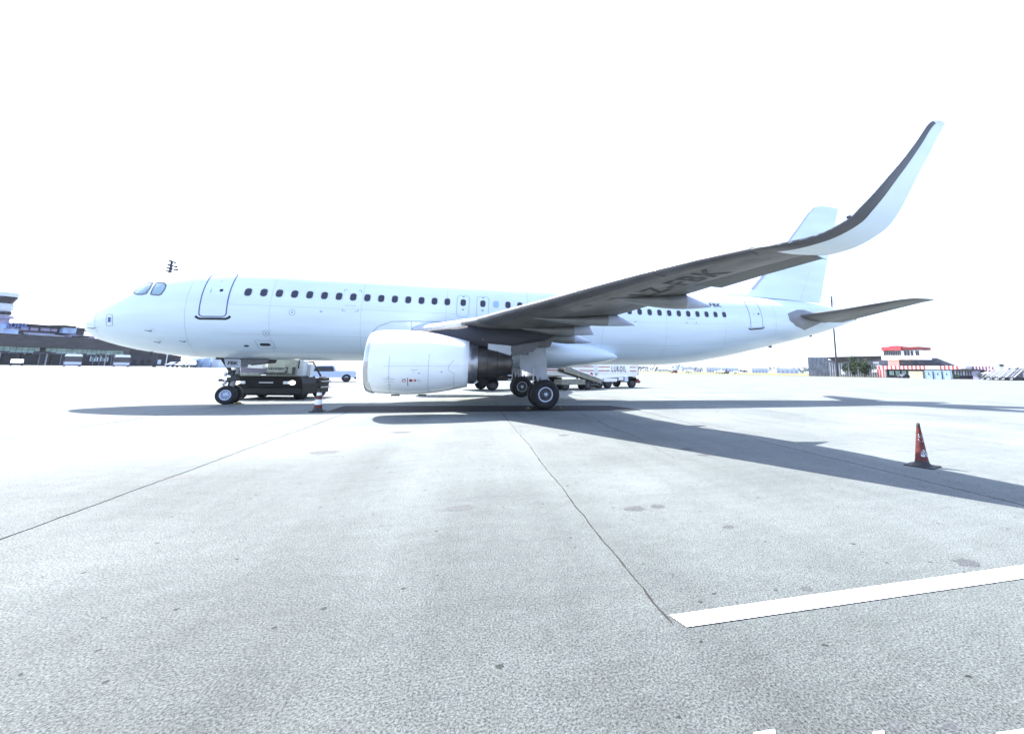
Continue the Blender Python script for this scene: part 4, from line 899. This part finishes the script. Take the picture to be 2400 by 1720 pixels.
# roof letters
def sgn(a, b):
    p0 = T.sz(26, 768); return tuple(T.a+T.t*(p0[0]+a)+T.n*-2.2+Vector((0, 0, p0[1]-T.a.z+b-.012*a)))
v_, f_ = text_verts('SOFIA', 2.6, .06, .55)
sg_ = empty('roof_sign', tuple(Vector(sgn(0, 0))), 0, 'blue roof letters standing on the terminal beside the control tower', 'sign')
xo = 0
for ch_ in 'SOFIA':
    v1, f1 = text_verts(ch_, 2.7, .06, .62); wd_ = max(p[0] for p in v1)
    mb = MB(); mb.add([sgn(xo+a, b) for a, b in v1], f1); mb.build('sign_letter', 'letter_blue', sg_, fix=False); xo += wd_+.16
mb = MB(); P0, P1 = Vector(sgn(-.3, -.25)), Vector(sgn(xo, -.25)); mb.tube(P0-T.n*.1, P1-T.n*.1, .09).build('sign_frame', 'steel_sheet_dark', sg_)
# control tower
d0 = 138; c0 = gp(-24, d0); mpp = d0/988.5
ct = empty('control_tower', c0, 0, 'control tower with flared dark glass cab at the left edge, above the terminal', 'control tower')
def tz(v): return px(-24, v, d0).z-c0.z
def ring8(r0, r1, v0, v1, n=12): return MB().lathe([(tz(v1), .01), (tz(v1), r1*mpp*.54), (tz(v0), r0*mpp*.54), (tz(v0), .01)], (0, 0, 0), 'z', n, smooth=False)
lb(ring8(34, 32, 681, 691), 'roof', 'facade_light', ct)
for k in range(12):
    a0, a1 = 2*math.pi*k/12, 2*math.pi*(k+1)/12-.05; r0, r1 = 33*mpp*.54, 20*mpp*.54; za, zb_ = tz(692), tz(708)
    lb(MB().add([(r1*math.cos(a0), r1*math.sin(a0), zb_), (r1*math.cos(a1), r1*math.sin(a1), zb_), (r0*math.cos(a1), r0*math.sin(a1), za), (r0*math.cos(a0), r0*math.sin(a0), za)], [(0, 1, 2, 3)]), 'cab_pane', 'window_glass', ct)
lb(ring8(31, 18, 692.5, 708), 'cab', 'bldg_darker', ct)
lb(ring8(26, 25, 711, 724), 'upper_deck', 'panel_light', ct); lb(ring8(26, 22, 708, 711), 'deck_edge', 'facade_light', ct); lb(ring8(20, 20, 724, 737), 'middle_storey', 'facade_light', ct)
for k in range(12):
    a = 2*math.pi*(k+.5)/12; r = 20*mpp*.54; lb(MB().box((r*math.cos(a), r*math.sin(a), tz(731)), (.3, 1.1, 1.1), rz=a), 'storey_window', 'bldg_dark', ct)
lb(ring8(32, 32, 738, 744), 'lower_deck', 'mauve', ct); lb(ring8(22, 20, 744, 757), 'neck', 'mauve', ct); lb(ring8(19, 19, 757, 800), 'shaft', 'pane_blue', ct)
lb(MB().tube((2.2, 0, tz(681)), (2.2, 0, tz(664)), .05, n=6).tube((3.4, 1, tz(681)), (3.4, 1, tz(667)), .05, n=6).tube((-1.5, 0, tz(681)), (-1.5, 0, tz(660)), .05, n=6), 'antenna', 'facade_light', ct)
# low dark building under the nose, and the pale shed past it
T2 = Facade(gp(304, 140), gp(424, 150)); lo = empty('low_building', T2.a+T2.t*T2.L/2, 0, 'low dark flat roofed building under the nose, right of the terminal', 'building')
F_(T2.poly(MB(), [(304, 823), (424, 837), (424, 858), (304, 858)], -12, 0), 'wall', 'bldg_dark', lo)
F_(T2.poly(MB(), [(303, 818), (330, 820), (425, 835), (425, 838), (303, 824)], -12.5, .5), 'roof', 'roof_brown', lo)
for u in (312, 330, 346, 392): F_(T2.rect(MB(), u, 843, u+8, 855, 0, .12), 'door', 'bldg_darker', lo)
F_(T2.rect(MB(), 370, 843, 378, 853, 0, .12), 'door', 'facade_light', lo)
for k, (u0, u1, m_, lab) in enumerate(((447, 468, 'container_blue', 'blue container left of the pair under the fuselage ahead of the nose gear'), (471, 490, 'container_blue', 'blue container right of the pair under the fuselage ahead of the nose gear'), (494, 512, 'facade_light', 'pale container beside the nose gear, right of the blue pair'))):
    p0, p1 = gp(u0, 112), gp(u1, 112); f = Facade(p0, p1); o = empty('cargo_container', (p0+p1)/2, 0, lab, 'container', 'containers under the nose')
    b_ = F_(f.box(MB(), .05, f.L-.05, p0.z, p0.z+2.5, -4, 0), 'body', m_, o)
    for j in range(5): F_(f.box(MB(), f.L*(j+.7)/6, f.L*(j+.7)/6+.05, p0.z+.15, p0.z+2.4, 0, .05), 'rib', 'steel_sheet', b_)
# light masts
def mast(pos, h, label, flip=1, k_=.85):
    t = empty('light_mast', pos, 0, label, 'light mast', 'floodlight masts round the apron')
    lb(MB().tube((0, 0, 0), (0, 0, h), .40, .30, n=10), 'pole', 'bldg_dark', t)
    for k, (dz, w_) in enumerate(((-.2, .9), (-1.4, 1.7*k_), (-2.3, 2.1*k_), (-3.2, 1.9*k_))):
        b_ = lb(MB().tube((-w_*.35*flip, 0, h+dz+.15), (w_*flip, 0, h+dz-.25), .27*k_*h/30, n=6), 'crossarm', 'bldg_dark', t)
        for q in (-.3, .9): lb(MB().box((w_*q*flip, -.2, h+dz+.1-.3*q), (.7*k_, .5*k_, .4*k_)), 'floodlight', 'bldg_darker', b_)
p = px(403, 612, 120); p.z = 0; mast(p, px(403, 612, 120).z, 'tall floodlight mast whose lamp head shows above the flight deck')
p = gp(1962, 180); mast(p, px(1962, 690, 180).z-p.z, 'tall slim floodlight mast behind the tailplane at right', k_=.5)
p = gp(386, 100); o = empty('lamp_pole', p, 0, 'short pale pole under the nose, left of the parked cars', 'pole'); lb(MB().tube((0, 0, 0), (0, 0, 3.0), .09, n=8), 'pole', 'panel_light', o); lb(MB().box((0, 0, 3.0), (.3, .3, .1)), 'cap', 'panel_light', o)

# ribbed shed at right
SH_ = Facade(gp(1893, 196), gp(1940, 192)); sh = empty('ribbed_shed', SH_.a+SH_.t*4, 0, 'grey ribbed metal shed behind the tree, left of the striped building', 'shed')
F_(SH_.rect(MB(), 1893, 837, 1940, 880, -25, 0, True), 'end_wall', 'steel_sheet', sh)
for k in range(15): F_(SH_.rect(MB(), 1894+3.1*k, 838, 1894.9+3.1*k, 880, 0, .25, True), 'rib', 'bldg_dark' if k % 3 == 0 else 'steel_sheet_dark', sh)
S2 = Facade(gp(1940, 191), gp(2066, 176)); F_(S2.rect(MB(), 1940, 843, 2066, 880, -22, 0, True), 'side_wall', 'steel_sheet_dark', sh)  # unlit side: its shade is painted in with the darker sheet
F_(S2.poly(MB(), [(1938, 837), (2066, 834), (2066, 842), (1960, 848), (1938, 838)], -22.2, .6), 'roof', 'bldg_darker', sh)
for k in range(22): F_(S2.rect(MB(), 1944+5.4*k, 850+(k % 4), 1946+5.4*k, 880, 0, .2, True), 'rib', 'steel_sheet', sh)
for u0, v0, u1, v1 in ((1971, 866, 1981, 878), (2046, 848, 2060, 852), (2052, 855, 2064, 858), (2044, 866, 2056, 873)): F_(S2.rect(MB(), u0, v0, u1, v1, .2, .3), 'panel', 'facade_light', sh)

# striped building
B = Facade(gp(2056, 168), gp(2296, 142)); bb = empty('striped_building', B.a+B.t*B.L/2, 0, 'low building with red and white striped fascia and a lookout cabin on top', 'building')
F_(B.rect(MB(), 2072, 866, 2294, 882, -14, -1.2, True), 'wall', 'bldg_dark', bb)
fa = F_(B.rect(MB(), 2056, 857.5, 2262, 865.5, -14, 0), 'fascia', 'white_wall', bb)
for k in range(20):
    u = 2058+9.6*k
    if u < 2250 and abs(u-2183) > 12: F_(B.rect(MB(), u, 857.4, u+4, 865.6, 0, .08), 'red_stripe', 'red_stripe', fa)
F_(B.rect(MB(), 2056, 858, 2073, 883, -12, -.05, True), 'end_pier', 'white_wall', bb)
for u in (2056, 2061.5, 2068.5): F_(B.rect(MB(), u, 866, u+3, 883, -.05, .06, True), 'red_stripe', 'red_stripe', bb)
for k in range(14): F_(B.rect(MB(), 2078+3.6*k, 869, 2080.6+3.6*k, 879, -1.2, -1.0), 'window', 'pane_green' if k % 4 else 'bldg_darker', bb)
F_(B.rect(MB(), 2131, 870, 2163, 883, -1.15, .4, True), 'beige_annexe', 'beige', bb)
for k in range(9): F_(B.rect(MB(), 2234+6.6*k, 869, 2238+6.6*k, 880, -1.2, -1.0), 'window', 'steel_sheet' if k % 3 else 'facade_light', bb)
F_(B.rect(MB(), 2281, 868, 2294, 888, -1.2, 1.0, True), 'side_wing', 'mauve', bb)
F_(B.poly(MB(), [(2225, 867), (2262, 864), (2302, 866), (2302, 869), (2225, 869)], -1.2, 1.5), 'porch_roof', 'bldg_darker', bb)
# neck and lookout cabin
F_(B.rect(MB(), 2072, 842, 2098, 858, -9, -3), 'neck', 'pink_wall', bb); F_(B.rect(MB(), 2098, 844, 2128, 858, -9, -3.2), 'neck_side', 'bldg_dark', bb)
F_(B.rect(MB(), 2061, 834, 2152, 842.5, -12, -1.5), 'cabin_base', 'white_wall', bb)
cb = F_(B.rect(MB(), 2063, 821, 2149, 834, -11.5, -2), 'cabin', 'white_wall', bb)
F_(B.rect(MB(), 2061, 812, 2107, 821, -12, -1.4), 'cabin_roof', 'red_roof', bb); F_(B.rect(MB(), 2107, 812.5, 2150, 819, -12, -1.6), 'cabin_roof', 'dark_red', bb); F_(B.rect(MB(), 2073, 809.5, 2094, 812, -8, -4), 'roof_hatch', 'dark_red', bb)
for k in range(10): F_(B.rect(MB(), 2065+4.15*k, 822, 2068+4.15*k, 832.5, -2, -1.85), 'window', 'window_glass', cb)
for u0, u1 in ((2113, 2119), (2120.5, 2126), (2129, 2134), (2140, 2143.5), (2144.5, 2148)): F_(B.rect(MB(), u0, 821.5, u1, 833, -2, -1.85), 'window', 'window_glass', cb)
# pitched roof behind
B2 = Facade(gp(2100, 185), gp(2262, 168)); pb = empty('pitched_hall', B2.a+B2.t*B2.L/2, 0, 'grey hall with white edged sloping roof behind the striped fascia', 'building')
F_(B2.poly(MB(), [(2126, 841), (2196, 838), (2246, 858), (2246, 880), (2126, 880)], -10, 0), 'wall', 'steel_sheet_dark', pb)
F_(B2.poly(MB(), [(2150, 837), (2198, 835.5), (2250, 857), (2244, 858), (2195, 839), (2150, 840)], -10.4, .5), 'roof_edge', 'white_wall', pb)
for v in (845, 850, 854): F_(B2.rect(MB(), 2140, v, 2195+(v-845)*2, v+1.8, 0, .12), 'window_band', 'bldg_darker', pb)
B3 = Facade(gp(2262, 150), gp(2332, 143)); pc = empty('striped_annexe', B3.a+B3.t*B3.L/2, 0, 'flat canopy with dark purple and white stripes, right of the red striped fascia', 'building')
F_(B3.rect(MB(), 2262, 858.5, 2330, 869, -8, 0), 'fascia', 'white_wall', pc)
for k in range(9): F_(B3.rect(MB(), 2263+7.6*k, 858.4, 2267+7.6*k, 868 if k < 5 else 876, 0, .08), 'purple_stripe', 'purple_stripe', pc)
F_(B3.rect(MB(), 2262, 869, 2326, 888, -8, -3, True), 'wall', 'bldg_dark', pc)
# three sheds of pale blue sheet beside it
for k, lab in enumerate(('pale blue container with dark vent, left of three in front of the striped building', 'pale blue container with dark vent, middle of three in front of the striped building', 'pale blue container with dark vent, right of three in front of the striped building')):
    f = Facade(gp(2166+21*k, 136-1.6*k), gp(2185+21*k, 134.5-1.6*k)); o = empty('storage_container', f.a+f.t*f.L/2, 0, lab, 'container', 'pale blue containers at right')
    b_ = F_(f.box(MB(), 0, f.L, 0, 2.65, -2.4, 0), 'body', 'container_blue', o); F_(f.box(MB(), f.L*.45, f.L*.58, 1.3, 1.9, 0, .06), 'vent', 'bldg_dark', b_)
    F_(f.box(MB(), -.03, f.L+.03, 2.6, 2.72, -2.45, .06), 'top_rail', 'facade_light', b_)
    for j in (0, .97): F_(f.box(MB(), f.L*j, f.L*j+.09, 0, 2.6, 0, .05), 'corner_post', 'steel_sheet_dark', b_)
# passenger stairs
def stairs(u, dep, lab, sc=1.0):
    p = gp(u, dep); t = empty('passenger_stairs', p, R(-6), lab, 'boarding stairs', 'boarding stairs parked at the right edge')
    L_, H_ = 4.6*sc, 3.1*sc
    lb(MB().prism([(0, .45), (.5, .45), (L_, H_), (L_+1.2, H_), (L_+1.2, H_-.25), (L_+.1, H_-.25), (.6, .2), (0, .2)], 0, .10).prism([(0, .45), (.5, .45), (L_, H_), (L_+1.2, H_), (L_+1.2, H_-.25), (L_+.1, H_-.25), (.6, .2), (0, .2)], 1.5, 1.6), 'stair_flight', 'truck_white', t)
    for k in range(11): lb(MB().box((.5+(L_-.5)*k/11, .8, .45+(H_-.45)*k/11), (.4, 1.4, .05)), 'step', 'steel_sheet_dark', t)
    for y in (0, 1.6): lb(MB().prism([(.2, 1.15), (.5, 1.2), (L_, H_+.85), (L_+1.1, H_+.85), (L_+1.1, H_+.72), (L_, H_+.72), (.5, 1.05), (.2, 1.0)], y, y+.06), 'handrail', 'facade_light', t)
    lb(MB().box((L_*.62, .8, .62), (L_*.9, 1.7, .5)), 'chassis', 'bldg_dark', t); lb(MB().box((L_+.2, .8, H_/2), (.14, 1.2, H_)), 'support', 'steel_sheet_dark', t)
    for x in (1.2, L_+.3):
        for y in (.1, 1.5): add_wheel(t, (x, y, .42), wf)
for k, (u, d_, lab) in enumerate(((2311, 128, 'white boarding stairs, nearest the striped annexe'), (2330, 126, 'white boarding stairs, second from the striped annexe'), (2347, 124, 'white boarding stairs, third from the striped annexe'), (2366, 123, 'white boarding stairs at the right edge of the row'))): stairs(u, d_, lab)

# trees: tapered trunk, limbs and leaf clumps spread through the crown
def leafcloud(c, rx, ry, rz_, n, s_, seed):
    g = np.random.default_rng(seed); mb = MB(); cl = [(g.normal(0, .42, 3), g.uniform(.25, .5)) for _ in range(14)]
    for _ in range(n):
        o, r = cl[g.integers(len(cl))]; q = o+g.normal(0, 1, 3)*r*.45
        p = Vector(c)+Vector((q[0]*rx, q[1]*ry, q[2]*rz_)); a = Vector(g.normal(0, 1, 3)).normalized(); b = a.orthogonal().normalized(); d = a.cross(b); k = s_*g.uniform(.6, 1.3)
        mb.add([p-b*k, p+d*k*.5, p+b*k, p-d*k*.5], [(0, 1, 2, 3)])
    return mb
def tree(u, dep, h, rx, label, seed, group='trees beside the ribbed shed', m='foliage'):
    p = gp(u, dep); t = empty('tree', p, 0, label, 'tree', group)
    tr = MB().tube((0, 0, -.1), (.1, 0, h*.45), .22, .12, n=8); g = random.Random(seed)
    for k in range(5): a = g.uniform(0, 6.28); tr.tube((.05, 0, h*.3), (math.cos(a)*rx*.6, math.sin(a)*rx*.6, h*g.uniform(.55, .85)), .09, .03, n=5)
    lb(tr, 'trunk', 'bark', t); lb(leafcloud((0, 0, h*.56), rx, rx*.8, h*.42, 2600, .30, seed), 'crown', m, t)
tree(2002, 178, 8.3, 3.1, 'dark leafy tree left of the pair before the ribbed shed', 3)
tree(2026, 172, 8.6, 3.9, 'larger dark leafy tree between the shed and the striped building', 5)
tree(2348, 200, 6.2, 2.6, 'green tree just behind the boarding stairs', 8, 'trees behind the boarding stairs')
tree(2384, 180, 5.2, 2.4, 'small green tree behind the boarding stairs at the right edge', 9, 'trees behind the boarding stairs')
# hedge bushes at the foot of the striped building
for u, d_, h, lab in ((2302, 133, 1.9, 'low round bush left of the boarding stairs'), (2240, 136, 1.5, 'low bush right of the pale blue containers')):
    p = gp(u, d_); o = empty('bush', p, 0, lab, 'bush', 'bushes by the striped buildings'); lb(leafcloud((0, 0, h*.5), 1.5, 1.2, h*.45, 500, .16, int(u)), 'foliage', 'foliage', o); lb(MB().tube((0, 0, 0), (0, 0, h*.5), .05, n=5), 'stem', 'bark', o)
p = gp(2312, 139); o = empty('parasol', p, 0, 'small white parasol between the annexe and the boarding stairs', 'parasol'); lb(MB().tube((0, 0, 0), (0, 0, 2.3), .04, n=6), 'pole', 'bldg_dark', o); lb(MB().lathe([(1.9, 1.6), (2.5, .05), (2.5, .001)], (0, 0, 0), 'z', 10), 'canopy', 'truck_white', o)

# far side of the airfield: wood, hangars, hills and light aircraft
g = np.random.default_rng(4); mb = MB()
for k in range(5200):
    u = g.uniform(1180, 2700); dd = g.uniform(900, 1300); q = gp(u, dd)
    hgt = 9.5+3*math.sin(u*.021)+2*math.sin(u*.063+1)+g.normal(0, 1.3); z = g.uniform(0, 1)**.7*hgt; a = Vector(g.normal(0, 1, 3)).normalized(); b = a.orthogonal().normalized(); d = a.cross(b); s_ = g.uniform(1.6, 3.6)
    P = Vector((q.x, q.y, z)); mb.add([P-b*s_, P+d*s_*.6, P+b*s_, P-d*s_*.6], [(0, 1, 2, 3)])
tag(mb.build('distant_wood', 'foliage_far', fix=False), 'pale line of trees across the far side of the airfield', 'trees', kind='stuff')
for u0, u1, d_, h, lab in ((1598, 1640, 800, 8, 'long pale hangar left of the distant light aircraft'), (1655, 1690, 820, 9, 'pale blue hangar behind the light aircraft'), (1692, 1730, 840, 9, 'pale hangar with flat roof behind the middle of the far field'), (1762, 1800, 830, 9, 'pale blue hangar nearest the middle of the far wood'), (1820, 1872, 820, 8.5, 'long pale hangar just left of the ribbed shed'), (2352, 2400, 420, 7, 'pale building with dark roof behind the boarding stairs')):
    f = Facade(gp(u0, d_), gp(u1, d_)); o = empty('hangar', f.a+f.t*f.L/2, 0, lab, 'hangar', 'hangars on the far side of the airfield')
    F_(f.box(MB(), 0, f.L, 0, h*.85, -20, 0), 'wall', 'facade_light', o); F_(f.box(MB(), -1, f.L+1, h*.85, h, -21, 1), 'roof', 'container_blue', o)
    for j in range(5): F_(f.box(MB(), f.L*(j+.15)/5, f.L*(j+.75)/5, 0, h*.6, 0, .3), 'door', 'steel_sheet', o)
def plane(u, dep, ang, lab, sc=1.0):
    t = empty('light_aircraft', gp(u, dep), ang, lab, 'small airplane', 'light aircraft on the far apron'); t.scale = (sc,)*3
    b = lb(MB().lathe([(-5, .1), (-4.6, .6), (-3, .95), (1, .95), (5, .25), (5.2, .1)], (0, 0, 1.6), 'x', 16), 'fuselage', 'truck_white', t)
    lb(MB().box((-1, 0, 1.3), (1.7, 12, .18), taper=(.7, 1)), 'wing', 'panel_light', t); lb(MB().prism([(3.8, 1.8), (5.3, 1.8), (5.9, 4.0), (5.1, 4.0)], -.07, .07), 'tail_fin', 'purple_stripe', t)
    lb(MB().box((5.2, 0, 2.1), (1.0, 4, .12)), 'tailplane', 'truck_white', t); lb(MB().box((-3.2, 0, 2.3), (1.3, 1.2, .4)), 'cockpit_glazing', 'window_glass', b)
    for x, y in ((-3.5, 0), (0, 1.6), (0, -1.6)): lb(MB().tube((x, y, 1.2), (x, y, .3), .07, n=6), 'gear_leg', 'dark_metal', t); add_wheel(t, (x, y, .3), pw_)
pw_ = road_wheel(r=.3, w_=.15)
plane(1617, 330, R(10), 'white light aircraft with dark tail, leftmost on the far apron', 1.05); plane(1688, 300, R(-8), 'white light aircraft left of the dark one in the middle of the far apron', .9); plane(1727, 290, R(20), 'white light aircraft rightmost on the far apron', .8)
p = gp(1700, 295); car('service_van', p, R(10), 'small dark van parked between the light aircraft', 'van', 'car_dark', 'van')
p = gp(1580, 330); car('fire_truck', p, R(0), 'small brown truck left of the light aircraft on the far apron', 'truck', 'dark_red', 'van')
o = empty('jet_tail', gp(1568, 520), 0, 'pale blue tail fin of a distant parked jet beyond the fuselage belly', 'airplane')
lb(MB().lathe([(-16, .2), (-13, 1.6), (4, 1.9), (14, .5)], (0, 0, 3.2), 'x', 16), 'fuselage', 'facade_light', o); lb(MB().prism([(8, 4.2), (14, 4.2), (16, 10), (12.5, 10)], -.2, .2), 'tail_fin', 'container_blue', o); lb(MB().box((0, 0, 2.4), (4, 26, .4)), 'wing', 'facade_light', o)
for x, y in ((-11, 0), (1, 2.5), (1, -2.5)): lb(MB().tube((x, y, 2.4), (x, y, 0), .25, n=6), 'gear_leg', 'dark_metal', o)

# ------------------------------------------------------------------ air: thin haze over the whole airfield
hm = bpy.data.materials.new('haze'); hm.use_nodes = True; ht = hm.node_tree; ht.nodes.clear()
pv = ht.nodes.new('ShaderNodeVolumePrincipled'); pv.inputs['Color'].default_value = (.86, .92, 1, 1); pv.inputs['Density'].default_value = .00006; pv.inputs['Anisotropy'].default_value = .3
ho = ht.nodes.new('ShaderNodeOutputMaterial'); ht.links.new(pv.outputs[0], ho.inputs['Volume']); hm.cycles.homogeneous_volume = True
MATS['haze'] = hm; tag(MB().box((0, 0, 24), (19000, 19000, 52)).build('haze', 'haze'), kind='stuff')
